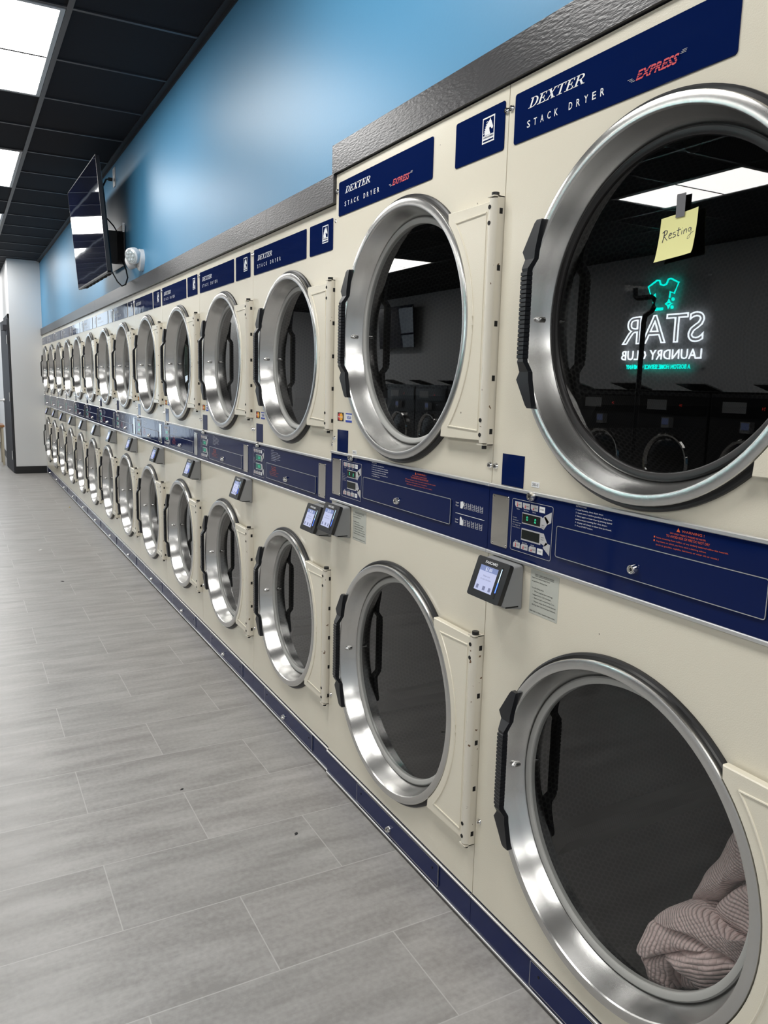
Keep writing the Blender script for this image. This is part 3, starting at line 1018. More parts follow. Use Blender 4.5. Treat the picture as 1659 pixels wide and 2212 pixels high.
def keypad(parent, x0, z0, y, big):
    """button pad: frame line, two rows of four keys, two displays with grey arrows"""
    b = B()
    w, h = .136, .114
    b.prism(rrect(x0, x0 + w, z0, z0 + h, .005), y - .0008, y, M['navy'])
    b.border(rrect(x0, x0 + w, z0, z0 + h, .005), .0008, y - .0012, y - .0006, M['grey_print'])
    yy = y - .0012
    for top in (True, False):
        for i in range(4):
            bx = x0 + (.0105, .0375, .0645, .0925)[i]
            bw_ = .0235 if i < 3 else .018
            bz = z0 + (.0965 if top else .0075)
            c = .004
            if i < 3:
                if top:
                    q = [(bx + c, bz), (bx + bw_, bz), (bx + bw_, bz + .0125), (bx, bz + .0125), (bx, bz + c)]
                else:
                    q = [(bx, bz), (bx + bw_, bz), (bx + bw_, bz + .0125), (bx + c, bz + .0125), (bx, bz + .0125 - c)]
            else:
                q = [(bx, bz), (bx + bw_, bz), (bx + bw_, bz + .0125), (bx, bz + .0125)]
            b.poly(q, yy, M['white'] if i == 3 else M['grey_print'])
            if i < 3:
                hh = (.0085, .0065, .0045)[i]
                b.poly([(bx + .0075, bz + .0018), (bx + .0095, bz + .0018), (bx + .0095, bz + .0018 + hh), (bx + .0075, bz + .0018 + hh)], yy - .0003, M['red'])
                b.disc(bx + .0085, bz + .0030, .0018, yy - .0003, M['red'], 10)
                letter(b, ('HOT', 'MED', 'WARM')[i], bx + .0125, bz + .005, .0026, M['black_print'], yy - .0003, w=.008)
                letter(b, ('Regular', 'Perm. Press', 'Delicate')[i], 0, bz + (-.0045 if top else .0140), .0025, M['white'], yy, center=bx + .012)
            else:
                letter(b, 'START', bx + .003, bz + .005, .003, M['black_print'], yy - .0003, w=.012)
    g = M['grey_print']
    dx0, dx1 = x0 + .037, x0 + .098
    b.poly([(dx0, z0 + .064), (dx1 + .004, z0 + .064), (dx1 + .004, z0 + .088), (dx0, z0 + .088)], yy, g)
    b.poly([(dx1 + .004, z0 + .064), (dx1 + .012, z0 + .062), (dx1 + .027, z0 + .081), (dx1 + .016, z0 + .090), (dx1 + .004, z0 + .086)], yy, g)
    b.poly([(dx1 + .010, z0 + .090), (dx1 + .034, z0 + .102), (dx1 + .034, z0 + .080), (dx1 + .022, z0 + .074)], yy, g)
    b.poly([(dx0, z0 + .028), (dx1 + .004, z0 + .028), (dx1 + .004, z0 + .054), (dx0, z0 + .054)], yy, g)
    b.poly([(dx1 + .004, z0 + .032), (dx1 + .018, z0 + .028), (dx1 + .026, z0 + .034), (dx1 + .013, z0 + .054), (dx1 + .004, z0 + .054)], yy, g)
    b.poly([(dx1 + .012, z0 + .024), (dx1 + .020, z0 + .036), (dx1 + .034, z0 + .034), (dx1 + .034, z0 + .010)], yy, g)
    for zz, nm in ((.070, 'Upper'), (.044, 'Lower')):
        letter(b, nm, dx1 + .0045, z0 + zz, .0028, M['black_print'], yy - .0003)
        letter(b, 'Dryer', dx1 + .0045, z0 + zz - .0048, .0028, M['black_print'], yy - .0003)
    for i, s in enumerate(('Coins', 'Accepted', 'Select temperature', 'for Upper or', 'Lower Dryers')):
        letter(b, s, x0 + .005, z0 + .072 - .0052 * i, .0026, M['grey_print'], yy, w=min(.030, .0019 * len(s) + .004))
    kp = b.obj('keypad', parent, smooth=False)
    for j, zz in enumerate((.0665, .0315)):
        d = B()
        on = (not big)
        d.prism([(dx0 + .0015, z0 + zz), (dx1 - .0005, z0 + zz), (dx1 - .0005, z0 + zz + .0195), (dx0 + .0015, z0 + zz + .0195)], yy - .0006, yy, M['lcd_on'] if on else M['lcd_off'])
        if on:
            digits(d, '010', dx0 + .030, z0 + zz + .0055, .009, M['led'], yy - .0009)
            d.poly([(dx0 + .0375, z0 + zz + .008), (dx0 + .0385, z0 + zz + .008), (dx0 + .0385, z0 + zz + .009), (dx0 + .0375, z0 + zz + .009)], yy - .0009, M['led'])
        elif j == 0:
            digits(d, '0', dx0 + .016, z0 + zz + .006, .0088, M['led'], yy - .0009)
            digits(d, '.0', dx0 + .043, z0 + zz + .0045, .0088, M['led'], yy - .0009)
        d.obj('display', parent, smooth=False)
    return kp


def card_reader(parent, x0, x1, dz):
    """grey wedge housing with a tilted black face and lit screen"""
    b = B()
    prof = [(0.0, .968 + dz), (-.030, .964 + dz), (-.0585, .882 + dz), (-.050, .874 + dz), (0.0, .866 + dz)]
    n = len(prof)
    vs = [(x0, y, z) for y, z in prof] + [(x1, y, z) for y, z in prof]
    fs = [tuple(range(n)), tuple(range(2 * n - 1, n - 1, -1))] + [(i, n + i, n + (i + 1) % n, (i + 1) % n) for i in range(n)]
    me_b = B().add(vs, fs, M['reader'])
    body = me_b.obj('card_reader', parent, smooth=False)
    bev = body.modifiers.new('bevel', 'BEVEL')
    bev.width = .005
    bev.segments = 3
    P0 = Vector((0, -.030, .967 + dz))      # top of face
    P1 = Vector((0, -.0605, .880 + dz))     # bottom of face
    V = (P1 - P0)
    Hh = V.length
    V.normalize()
    Nn = Vector((0, V.z, -V.y))
    if Nn.y > 0:
        Nn = -Nn
    W = x1 - x0 + .004
    def put(bb, pts, off, m, thick=0.0):
        vs_ = [Vector((x0 - .002 + u * W, 0, 0)) + P0 + V * (v * Hh) + Nn * off for u, v in pts]
        if thick:
            k2 = len(vs_)
            vs2 = [q - Nn * thick for q in vs_]
            bb.add(vs_ + vs2, [tuple(range(k2))[::-1], tuple(range(k2, 2 * k2))] + [(i, (i + 1) % k2, k2 + (i + 1) % k2, k2 + i) for i in range(k2)], m)
        else:
            bb.add(vs_, [tuple(range(len(vs_)))[::-1]], m)
    fb = B()
    asp = W / Hh
    rr = [(x, 1 - z / asp * 1.0) for x, z in rrect(0, 1, 0, asp, .07)]
    rr = [(x, 1 - z) for x, z in [(p[0], (1 - p[1])) for p in rr]]
    put(fb, rr, .010, M['readerface'], .011)
    face = fb.obj('reader_face', body, angle=30)
    sb = B()
    S = (.17, .72, .20, .82)
    put(sb, [(S[0], S[2]), (S[1], S[2]), (S[1], S[3]), (S[0], S[3])], .0104, M['screen'])
    put(sb, [(S[0], S[2]), (S[1], S[2]), (S[1], S[2] + .13), (S[0], S[2] + .13)], .0106, M['screenbar'])
    def put_text(bb, s, uc, v, h, m, w=None, shear=0.0, bold=0.0):
        vs_, fs_, (tw, _, _) = text_raw(s, bold)
        sz = h / .73
        sx = (w / tw) if w else sz / asp
        bb.add([Vector((x0 - .002 + (uc - tw * sx / 2 + x * sx + shear * z * sz / asp) * W, 0, 0)) + P0 + V * ((v - z * sz) * Hh) + Nn * .0109 for x, z in vs_], fs_, m)
    put_text(sb, '$1.00', .45, .31, .085, M['screenwhite'])
    put_text(sb, 'Swipe card', .44, .46, .045, M['screentext'])
    put_text(sb, 'to start machine', .44, .54, .045, M['screentext'])
    for u, w_ in ((.22, .07), (.42, .08), (.60, .07)):
        put(sb, [(u, .68), (u + w_, .68), (u + w_, .78), (u, .78)], .0106, M['screentext'])
    sb.obj('screen', body, smooth=False)
    lb = B()
    put_text(lb, 'FASCARD', .47, .135, .065, M['white'], w=.38, shear=.15, bold=.02)
    lb.obj('lettering', body, smooth=False)
    lt = B()
    put(lt, [(.81, .16), (.83, .16), (.83, .50), (.81, .50)], .0108, M['slotwhite'])
    put(lt, [(.81, .50), (.835, .50), (.835, .74), (.81, .74)], .0108, M['slotblue'])
    put(lt, [(.80, .12), (.845, .12), (.845, .88), (.80, .88)], .0103, M['hole'])
    lt.obj('slot_light', body, smooth=False)
    B().box(x1 - .0005, x1 + .0006, -.046, -.012, .874 + dz, .877 + dz, M['hole']).obj('card_slot', body, smooth=False)
    return body


def make_dryer(big):
    W, H = (WL, HL) if big else (WS, HS)
    Y0 = 0.0
    d = empty('stack_dryer', (0, 0, 0))
    R = .340 if big else .297
    cx = W / 2 if big else .400
    czu, czl = (1.485, .499) if big else (1.431, .497)
    d['tube_x'] = W - .0145
    d['hinge_t'], d['hinge_b'] = (.268, .268) if big else (.235, .235)
    g = .0012
    zk = .099
    zm = 1.05 if big else 1.02
    cab = B()
    front_face(cab, g, W - g, zk, zm, cx, czl, R + .006, M['cream'])
    front_face(cab, g, W - g, zm, H, cx, czu, R + .006, M['cream'])
    cab.add([(g, 0, 0.012), (g, .85, 0.012), (g, .85, H), (g, 0, H)], [(0, 1, 2, 3)], M['cream'])
    cab.add([(W - g, 0, 0.012), (W - g, .85, 0.012), (W - g, .85, H), (W - g, 0, H)], [(3, 2, 1, 0)], M['cream'])
    cab.add([(g, 0, H), (W - g, 0, H), (W - g, .85, H), (g, .85, H)], [(0, 1, 2, 3)], M['cream'])
    cab.add([(g, .85, .012), (W - g, .85, .012), (W - g, .85, H), (g, .85, H)], [(0, 1, 2, 3)], M['cream'])
    cab.add([(g, .004, .012), (W - g, .004, .012), (W - g, .004, zk), (g, .004, zk)], [(0, 1, 2, 3)], M['hole'])
    cab.box(.05, W - .05, .05, .8, 0, .012, M['hole'])
    cabo = cab.obj('cabinet', d, smooth=False)
    zs = H - .050
    for sx, sz in ((.010, zs), (W - .007, zs), (.013, 1.171 if big else 1.15), (W - .009, 1.171 if big else 1.15), (.015, .30), (W - .012, .62)):
        screw_mesh(sx, sz, 0.0).obj('screw', cabo)
    # header panels
    hz0, hz1 = (1.851, 1.951) if big else (1.762, 1.859)
    ha, hb_ = (.0225, .570) if big else (.014, .552)
    hp = B()
    hp.prism(rrect(ha, hb_, hz0, hz1, .006), -.0022, 0, M['navy'], .0006)
    hpo = hp.obj('header_panel', d, smooth=False)
    lt = B()
    ly = -.0026
    zz = hz0 + (.060 if big else .052)
    serif_word(lt, 'DEXTER', ha + .045, zz, .175 if big else .172, .0185, M['white'], ly)
    lt.obj('lettering', hpo, smooth=False)
    lt = B()
    pch = .0213 if big else .0245
    for i, ch in enumerate('STACK'):
        letter(lt, ch, ha + .044 + pch * i, hz0 + .0235, .0140, M['white'], ly, w=.0100, bold=.01)
    lt.obj('subtitle_lettering', hpo, smooth=False)
    lt = B()
    for i, ch in enumerate('DRYER'):
        letter(lt, ch, ha + .044 + pch * (i + 5.95), hz0 + .0235, .0140, M['white'], ly, w=.0100, bold=.01)
    lt.obj('subtitle_lettering', hpo, smooth=False)
    if big:
        le = B()
        letter(le, 'EXPRESS', ha + .3425, hz0 + .0245, .0150, M['red'], ly, w=.088, shear=.42, bold=.03)
        for i in range(3):
            le.box(ha + .331 - .004 * i, ha + .340 - .003 * i, ly - .0001, ly, hz0 + .0245 + .0025 * i, hz0 + .0253 + .0025 * i, M['grey_print'])
            le.box(ha + .437 + .002 * i, ha + .449 + .001 * i, ly - .0001, ly, hz0 + .0362 + .0022 * i, hz0 + .0369 + .0022 * i, M['grey_print'])
            le.box(ha + .343, ha + .440, ly - .0004, ly - .0003, hz0 + .0275 + .0035 * i, hz0 + .0281 + .0035 * i, M['navy'])
        tag(le.obj('express_lettering', hpo, smooth=False), 'red slanted lettering')
    ba, bb_ = (.671, .8605) if big else (.583, .768)
    bp = B()
    bp.prism(rrect(ba, bb_, hz0, hz1, .006), -.0022, 0, M['navy'], .0006)
    bpo = bp.obj('badge_panel', d, smooth=False)
    em = B()
    ea = ba + (.109 if big else .106)
    emblem(em, ea, ea + .0455, hz0 + .0285, hz0 + .0825, ly)
    em.obj('emblem', bpo, smooth=False)
    # blue patch left of the lower rim
    px, pz0, pz1 = (.038, 1.132, 1.2015) if big else (.040, 1.104, 1.177)
    B().box(px, px + .077, -.0012, 0, pz0, pz1, M['navy']).obj('blue_decal', d, smooth=False)
    # control panel
    c0, c1 = (.969, 1.131) if big else (.945, 1.101)
    cp = B()
    cp.box(.0008, W - .0008, -.0045, 0.001, c0 + .007, c1 - .007, M['navy'])
    cpo = cp.obj('control_panel', d, smooth=False)
    for zz in (c0, c1 - .008):
        B().prism([(.0006, zz), (W - .0006, zz), (W - .0006, zz + .008), (.0006, zz + .008)], -.0085, 0.001, M['rail'], .002).obj('trim_rail', cpo, smooth=False)
    yf = -.0045
    if big:
        keypad(cpo, .0865, .994, yf, True)
        pl = (.0145, .0755, .992, 1.1085)
        dz0, dz1, da, db = 1.008, 1.0725, .238, .7185
        lk = ((.452, 1.029), (.156, 1.121))
    else:
        keypad(cpo, .011, .964, yf, False)
        pl = (.689, .745, .9645, 1.080)
        dz0, dz1, da, db = .9700, 1.0305, .174, .667
        lk = ((.393, .9885), (.080, 1.0925))
    p = B()
    p.prism(rrect(pl[0], pl[1], pl[2], pl[3], .004), yf - .002, yf, M['mirror'], .0008)
    for sx in (pl[0] + .006, pl[1] - .006):
        for sz in (pl[2] + .006, pl[3] - .006):
            p.cyl(sx, sz, .0025, yf - .0032, yf - .0015, M['chrome'], 10)
    p.obj('chrome_plate', cpo, smooth=False)
    p = B()
    p.prism(rrect(da, db, dz0, dz1, .005), yf - .003, yf, M['navy'])
    p.border(rrect(da, db, dz0, dz1, .005), .0014, yf - .0036, yf - .001, M['rail'])
    p.obj('coin_drawer', cpo, smooth=False)
    for i, (lx, lz) in enumerate(lk):
        lock_mesh(lx, lz, yf - (.003 if i == 0 else .003), .0098 if i == 0 else .0095).obj('lock', cpo)
    t = B()
    if big:
        tx_, tz_, hgt, pit = .288, 1.1185, .0030, .0064
        wx, wz, wy = .4885, 1.1130, yf - .0004
    else:
        tx_, tz_, hgt, pit = .224, 1.0820, .0030, .0064
        wx, wz, wy = .219, 1.0180, yf - .0034
    for i, s in enumerate(INSTR):
        letter(t, s, tx_, tz_ - pit * i, hgt, M['white'], yf - .0004, w=min(.099, .0021 * len(s) + .004))
    if big:
        t.obj('instruction_lettering', cpo, smooth=False)
        t = B()
        for row in (0, 1):
            zz = 1.055 - .041 * row
            q = [(.757, zz), (.757, zz + .016), (.768, zz + .018), (.772, zz + .010), (.766, zz)] if row == 0 else [(.757, zz), (.757, zz + .018), (.761, zz + .021), (.771, zz + .012), (.771, zz)]
            t.poly(q, yf - .0004, M['white'])
            letter(t, 'Upper' if row == 0 else 'Lower', .737, zz + .010, .004, M['white'], yf - .0004)
            letter(t, 'Dryer', .737, zz + .003, .004, M['white'], yf - .0004)
            for i in range(5):
                bx = .7785 + .0165 * i
                for kz in range(4):
                    t.box(bx - .0052 + .0004 * (3 - kz), bx + .0052 - .0004 * (3 - kz), yf - .0005, yf - .0003, zz + .0012 + .0038 * kz, zz + .0019 + .0038 * kz, M['white'])
                t.box(bx - .0056, bx - .0049, yf - .0005, yf - .0003, zz + .001, zz + .0165, M['white'])
                t.box(bx + .0049, bx + .0056, yf - .0005, yf - .0003, zz + .001, zz + .0165, M['white'])
        t.box(.737, .858, yf - .0005, yf - .0003, 1.0402, 1.0414, M['white'])
    t.obj('load_chart' if big else 'instruction_lettering', cpo, smooth=False)
    t = B()
    wsz = 1.0 if big else .60
    cxw = wx + .072 * wsz
    wl = (.046, .074, .090, .147, .105, .130)
    for i, s in enumerate(WARN):
        zz = wz - (.0063 * i if i else 0)
        letter(t, s, wx + (.006 if i > 2 else 0), zz, .0044 if i in (0, 2) else .0029, M['orange'], wy, w=wl[i] * wsz, center=(cxw + (.010 if i == 0 else 0)) if i < 3 else None)
    t.poly([(cxw - .024, wz - .0005), (cxw - .0165, wz - .0005), (cxw - .02025, wz + .0065)], wy, M['orange'])
    for i in (3, 4):
        t.poly([(wx, wz - .0063 * i), (wx + .003, wz - .0063 * i), (wx + .003, wz - .0063 * i + .003), (wx, wz - .0063 * i + .003)], wy, M['orange'])
    tag(t.obj('warning_lettering', cpo, smooth=False), 'small orange warning text')
    # doors and drums
    make_door(d, cx, czu, R, M['ringgrey'])
    make_door(d, cx, czl, R, M['ringgrey'])
    make_drum(d, cx, czu, R)
    make_drum(d, cx, czl, R)
    # kick panel
    kp = B()
    kp.box(.0008, W - .0008, -.003, .004, .014, zk - .002, M['kick'])
    kpo = kp.obj('kick_panel', d, smooth=False)
    for zz in (.012, zk - .008):
        B().prism([(.0006, zz), (W - .0006, zz), (W - .0006, zz + .006), (.0006, zz + .006)], -.0075, .004, M['rail'], .0015).obj('trim_rail', kpo, smooth=False)
    ka, kb = (.238, .7265) if big else (.155, .660)
    p = B()
    p.prism(rrect(ka, kb, .026, .0885, .004), -.0065, -.003, M['kick'])
    p.border(rrect(ka, kb, .026, .0885, .004), .0011, -.007, -.004, M['rail'])
    for sx in (ka + .03, kb - .03):
        p.cyl(sx, .066, .003, -.0075, -.006, M['hole'], 10)
    p.obj('access_panel', kpo, smooth=False)
    lock_mesh((ka + kb) / 2 - .028, .046, -.0065, .0088).obj('lock', kpo)
    # card reader
    if not big:
        card_reader(d, .682, .790, -.026)
    return d


def add_sticker(d, x0):
    """printed card-reader instructions under the control panel"""
    b = B()
    x1, z0, z1 = x0 + .091, .868, .9648
    b.box(x0, x1, -.0006, 0, z0, z1, M['sticker'])
    o = b.obj('instruction_sticker', d, smooth=False)
    t = B()
    pit = .0073
    for i, (s, off, ctr) in enumerate(EASY):
        if not s:
            continue
        zz = z1 - .0115 - pit * i
        if ctr:
            letter(t, s, 0, zz, .0036, M['black_print'], -.0009, w=.060, center=(x0 + x1) / 2)
            t.box((x0 + x1) / 2 - .030, (x0 + x1) / 2 + .030, -.0010, -.0008, zz - .0016, zz - .0011, M['black_print'])
        else:
            letter(t, s, x0 + off * .091, zz, .0034, M['black_print'], -.0009, w=min(.0021 * len(s), .091 * (1 - off) - .006))
    t.obj('lettering', o, smooth=False)


def add_card_logos(d, x0, z0):
    b = B()
    b.box(x0, x0 + .044, -.0006, 0, z0, z0 + .027, M['black_print'])
    b.disc(x0 + .016, z0 + .0135, .0115, -.0009, M['red'], 24)
    b.disc(x0 + .028, z0 + .0135, .0115, -.0010, M['gold'], 24)
    letter(b, 'MasterCard', x0 + .006, z0 + .0115, .0042, M['white'], -.0013, w=.032, shear=.1, bold=.02)
    b.obj('card_sticker', d, smooth=False)
    b = B()
    x1 = x0 + .060
    b.box(x1, x1 + .044, -.0006, 0, z0 - .001, z0 + .027, M['white'])
    b.box(x1, x1 + .044, -.0009, -.0006, z0 + .0235, z0 + .027, M['bluetext'])
    b.box(x1, x1 + .044, -.0009, -.0006, z0 - .001, z0 + .0055, M['bluetext'])
    letter(b, 'VISA', x1 + .0055, z0 + .009, .0105, M['bluetext'], -.0010, w=.032, shear=.18, bold=.015)
    b.obj('card_sticker', d, smooth=False)


def add_number(d, s, x0, z0):
    b = B()
    b.box(x0, x0 + .026, -.0006, 0, z0, z0 + .0115, M['white'])
    letter(b, s, x0 + .004, z0 + .0030, .0060, M['black_print'], -.0009, w=.018)
    b.obj('number_label', d, smooth=False)


GRP = 'cream stack dryers along the blue wall'
D2 = make_dryer(True)
D1 = copy_tree(D2)
D2.location = (-WL, 0, 0)
D1.location = (0, 0, 0)
card_reader(D1, .021, .134, 0.0)
card_reader(D2, .040, .147, 0.0)
add_sticker(D1, .157)
add_sticker(D2, .160)
add_number(D1, '50-1', .142, 1.1395)
add_number(D2, '50-2', .149, 1.1330)
add_card_logos(D2, .0355, 1.2285)
# the nearest upper door has a black inner ring
for ch in D1.children:
    if ch.name.startswith('porthole_door') and max(v.co.z for v in ch.data.vertices) > 1.2:
        for sub in ch.children:
            if sub.name.startswith('inner_ring'):
                sub.data = sub.data.copy()
                sub.data.materials[0] = M['ringblack']
                tag(sub, 'black inner ring')
tag(D1, 'nearest tall cream stack dryer, yellow note on its upper glass and pink towel below', 'stack dryer', GRP)
tag(D2, 'second tall cream stack dryer, left of the one with the yellow note', 'stack dryer', GRP)
NTH = ['first', 'second', 'third', 'fourth', 'fifth', 'sixth', 'seventh', 'eighth', 'ninth', 'tenth', 'eleventh', 'twelfth']
small = make_dryer(False)
for i in range(12):
    d = small if i == 0 else copy_tree(small)
    d.location = (-WL - WS * (i + 1), 0.006, 0)
    if i == 0:
        lab = 'first shorter cream stack dryer, beside the tall ones where the black trim steps down'
    elif i == 11:
        lab = 'farthest cream stack dryer, in the corner against the white wall'
    else:
        lab = '%s shorter cream stack dryer counted away from the two tall dryers' % NTH[i]
    tag(d, lab, 'stack dryer', GRP)
SM = [o for o in bpy.data.objects if o.name.startswith('stack_dryer') and o.location.x < -WL - .1]
SM.sort(key=lambda o: -o.location.x)
for d in SM[:4]:
    add_card_logos(d, .036, 1.1985)

for o_ in list(bpy.data.objects):
    for key_ in ('tube_x', 'hinge_t', 'hinge_b'):
        if key_ in o_:
            del o_[key_]

# ------------------------------------------------------------------ towel inside the nearest lower drum
TW = B()


def pillow(out, y0, depth, rib, scale_uv=1.0, crease=0.0, seed=0, rings=26, nb=150, back=0.05):
    """puffed cloth fold with an xz outline; ribs run across direction rib (degrees)"""
    n = len(out)
    cxp = sum(p[0] for p in out) / n
    czp = sum(p[1] for p in out) / n
    # smooth closed outline
    def cr(p0, p1, p2, p3, t):
        return tuple(0.5 * ((2 * p1[q]) + (-p0[q] + p2[q]) * t + (2 * p0[q] - 5 * p1[q] + 4 * p2[q] - p3[q]) * t * t + (-p0[q] + 3 * p1[q] - 3 * p2[q] + p3[q]) * t ** 3) for q in (0, 1))
    B_ = []
    per = nb // n
    for i in range(n):
        for s in range(per):
            B_.append(cr(out[i - 1], out[i], out[(i + 1) % n], out[(i + 2) % n], s / per))
    N = len(B_)
    vs, uvs_v = [], []
    ca, sa = cos(radians(rib)), sin(radians(rib))
    for r in range(rings + 1):
        t = r / rings
        for bx, bz in B_:
            x = cxp + (bx - cxp) * t
            z = czp + (bz - czp) * t
            h = depth * sqrt(max(0.0, 1 - t ** 2.6))
            nz = noise.noise(Vector((x * 16 + seed, z * 16, seed * 1.7)))
            nz2 = noise.noise(Vector((x * 40 + seed, z * 40, seed)))
            cc = (x - cxp) * ca + (z - czp) * sa
            y = y0 - h + (nz * 0.020 + nz2 * 0.005) * (1 - t ** 6) + crease * sin(cc * 60 + nz * 3)
            vs.append((x, max(y, .048 + .004 * t), z))
            uvs_v.append(((cc) * scale_uv, (-(x - cxp) * sa + (z - czp) * ca) * scale_uv))
    base = len(vs)
    for bx, bz in B_:
        vs.append((bx * .98 + cxp * .02, y0 + back, bz * .98 + czp * .02))
        uvs_v.append((0, 0))
    fs = []
    for r in range(rings + 1):
        for i in range(N):
            j = (i + 1) % N
            if r < rings:
                fs.append((r * N + i, r * N + j, (r + 1) * N + j, (r + 1) * N + i))
            else:
                fs.append((r * N + i, r * N + j, base + j, base + i))
    TW.add(vs, fs, M['towel'], [tuple(uvs_v[q] for q in f) for f in fs])


def tp(x, y):
    """towel outline point measured on the photo's crop, on the plane just behind the glass"""
    fx, fz = _tw_map(x, y)
    return fx, fz


def _tw_map(x, y):
    px = 1380 + x / 5.029
    py = 1740 + y / 5.029
    dirv = _f + _r2 * ((px - 829.5) / FPX) - _u2 * ((py - 1106) / FPX)
    t = (0.075 - CAM.y) / dirv.y
    P = CAM + dirv * t
    return P.x, P.z


def O(*pts): return [_tw_map(*p) for p in pts]


# upper sheet hanging back into the drum
pillow(O((330, 1150), (400, 980), (500, 800), (620, 660), (720, 480), (830, 280), (930, 180), (1040, 60), (1330, 300), (1420, 700), (1230, 815), (980, 905), (820, 950), (740, 1090), (600, 1150)),
       .150, .045, 70, 1.35, .0, 1)
# shadowed inner fold
pillow(O((500, 1140), (640, 960), (820, 930), (1240, 815), (1400, 900), (1300, 1080), (980, 1130), (700, 1180)), .185, .03, 20, 1.0, 0, 2)
# right bundle
pillow(O((690, 1160), (790, 1040), (930, 950), (1120, 930), (1250, 860), (1420, 1000), (1400, 1400), (1250, 1500), (1080, 1480), (860, 1360), (730, 1260)), .120, .035, 100, 1.0, .002, 3)
# middle diagonal band
pillow(O((100, 1245), (200, 1160), (340, 1110), (520, 1110), (700, 1200), (880, 1360), (1080, 1480), (1260, 1490), (1220, 1600), (1080, 1760), (900, 1680), (680, 1520), (420, 1370), (200, 1290)), .100, .036, 60, 1.0, .001, 4)
# left front fold with the thick ribs
pillow(O((10, 1560), (40, 1420), (100, 1265), (190, 1280), (400, 1370), (640, 1490), (760, 1580), (620, 1580), (430, 1590), (240, 1625), (90, 1650)), .086, .034, 0, .8, .0, 5)
# left tail
pillow(O((8, 1560), (80, 1640), (240, 1650), (270, 1760), (270, 1900), (300, 2060), (180, 2040), (90, 1960), (40, 1800)), .096, .030, 10, .9, .0, 6)
# bottom front flap
pillow(O((240, 1630), (420, 1590), (640, 1580), (760, 1570), (900, 1690), (1010, 1780), (940, 1890), (820, 1970), (700, 2050), (560, 1960), (400, 1790)), .090, .030, -60, .75, .0, 7)
# dark underside pieces
pillow(O((270, 1720), (420, 1830), (520, 1950), (480, 2080), (300, 2080), (260, 1900)), .130, .02, 30, 1.0, .0, 8)
pillow(O((520, 1950), (640, 2010), (720, 2060), (640, 2110), (500, 2090)), .120, .02, 30, 1.0, .0, 9)
tw = TW.obj('towel', angle=80)
tag(tw, 'dusty pink ribbed towel heaped inside the lower drum of the nearest dryer', 'towel')

# ------------------------------------------------------------------ yellow note taped to the nearest upper glass
NX, NZ = 0.4555, 1.6085
note = empty('sticky_note', (NX, .034, NZ))
tag(note, 'yellow sticky note with handwritten Resting, taped to the nearest upper glass', 'note')
nb_ = B()
gx, gz = 14, 14
vs = []
for back in (0, 1):
    for j in range(gz + 1):
        for i in range(gx + 1):
            u, v = i / gx, j / gz
            x = -.0415 + .0825 * u + .003 * (1 - v) * (u - 1) * 0
            z = -.040 + .0735 * v + .0065 * u
            x += (-.0015 if v < .05 else 0) + .002 * v * (1 - u)
            y = -.0035 - .008 * (1 - v) ** 2 - .010 * max(0, u - .6) ** 2 * 2
            vs.append((x, y + back * .0006, z))
fs = []
nn = (gx + 1) * (gz + 1)
for j in range(gz):
    for i in range(gx):
        q = j * (gx + 1) + i
        fs.append((q, q + 1, q + gx + 2, q + gx + 1))
        fs.append((nn + q, nn + q + gx + 1, nn + q + gx + 2, nn + q + 1))
nb_.add(vs, fs, M['note'])
nb_.obj('paper', note)
B().box(-.007, .0115, -.0052, -.0044, .030, .068, M['tape']).obj('tape_strip', note, smooth=False)
# handwriting: strokes in a unit box, letter by letter
HW = [
    [[(0, 0), (.05, .55), (.06, 1.0)], [(-.05, .85), (.10, 1.0), (.24, .92), (.20, .68), (.06, .55), (.16, .35), (.30, .10)]],
    [[(.38, .45), (.50, .50), (.54, .62), (.44, .64), (.38, .40), (.46, .20), (.60, .28)]],
    [[(.78, .66), (.66, .62), (.66, .50), (.80, .42), (.80, .28), (.66, .22)]],
    [[(.98, .95), (.96, .55), (.96, .28), (1.06, .26)], [(.86, .72), (1.12, .76)]],
    [[(1.20, .62), (1.20, .28)], [(1.21, .80), (1.22, .83)]],
    [[(1.32, .64), (1.33, .28)], [(1.33, .48), (1.42, .66), (1.50, .60), (1.52, .30)]],
    [[(1.80, .62), (1.66, .66), (1.62, .46), (1.72, .36), (1.80, .60), (1.82, .20), (1.76, -.20), (1.62, -.22), (1.70, .02), (2.0, .26)]],
]
hw = B()
for lt_ in HW:
    for stroke in lt_:
        P = []
        S_ = [stroke[0]] + stroke + [stroke[-1]]
        for i in range(1, len(S_) - 2):
            for s in range(6):
                t = s / 6
                P.append(tuple(.5 * ((2 * S_[i][q]) + (-S_[i - 1][q] + S_[i + 1][q]) * t + (2 * S_[i - 1][q] - 5 * S_[i][q] + 4 * S_[i + 1][q] - S_[i + 2][q]) * t * t
                                      + (-S_[i - 1][q] + 3 * S_[i][q] - 3 * S_[i + 1][q] + S_[i + 2][q]) * t ** 3) for q in (0, 1)))
        P.append(stroke[-1])
        pts = []
        for a_, b2 in P:
            x = -.0310 + a_ * .0335
            z = -.0075 + b2 * .0195 + .0045 * a_ * .5
            v = min(1, max(0, (z + .040) / .0735))
            u = (x + .0415) / .0825
            pts.append((x, -.0038 - .008 * (1 - v) ** 2 - .020 * max(0, u - .6) ** 2, z))
        hw.tube(pts, .00062, M['ink'], 6)
hw.obj('handwriting', note)

# ------------------------------------------------------------------ television on the blue wall
TVW, TVH = 1.24, .713


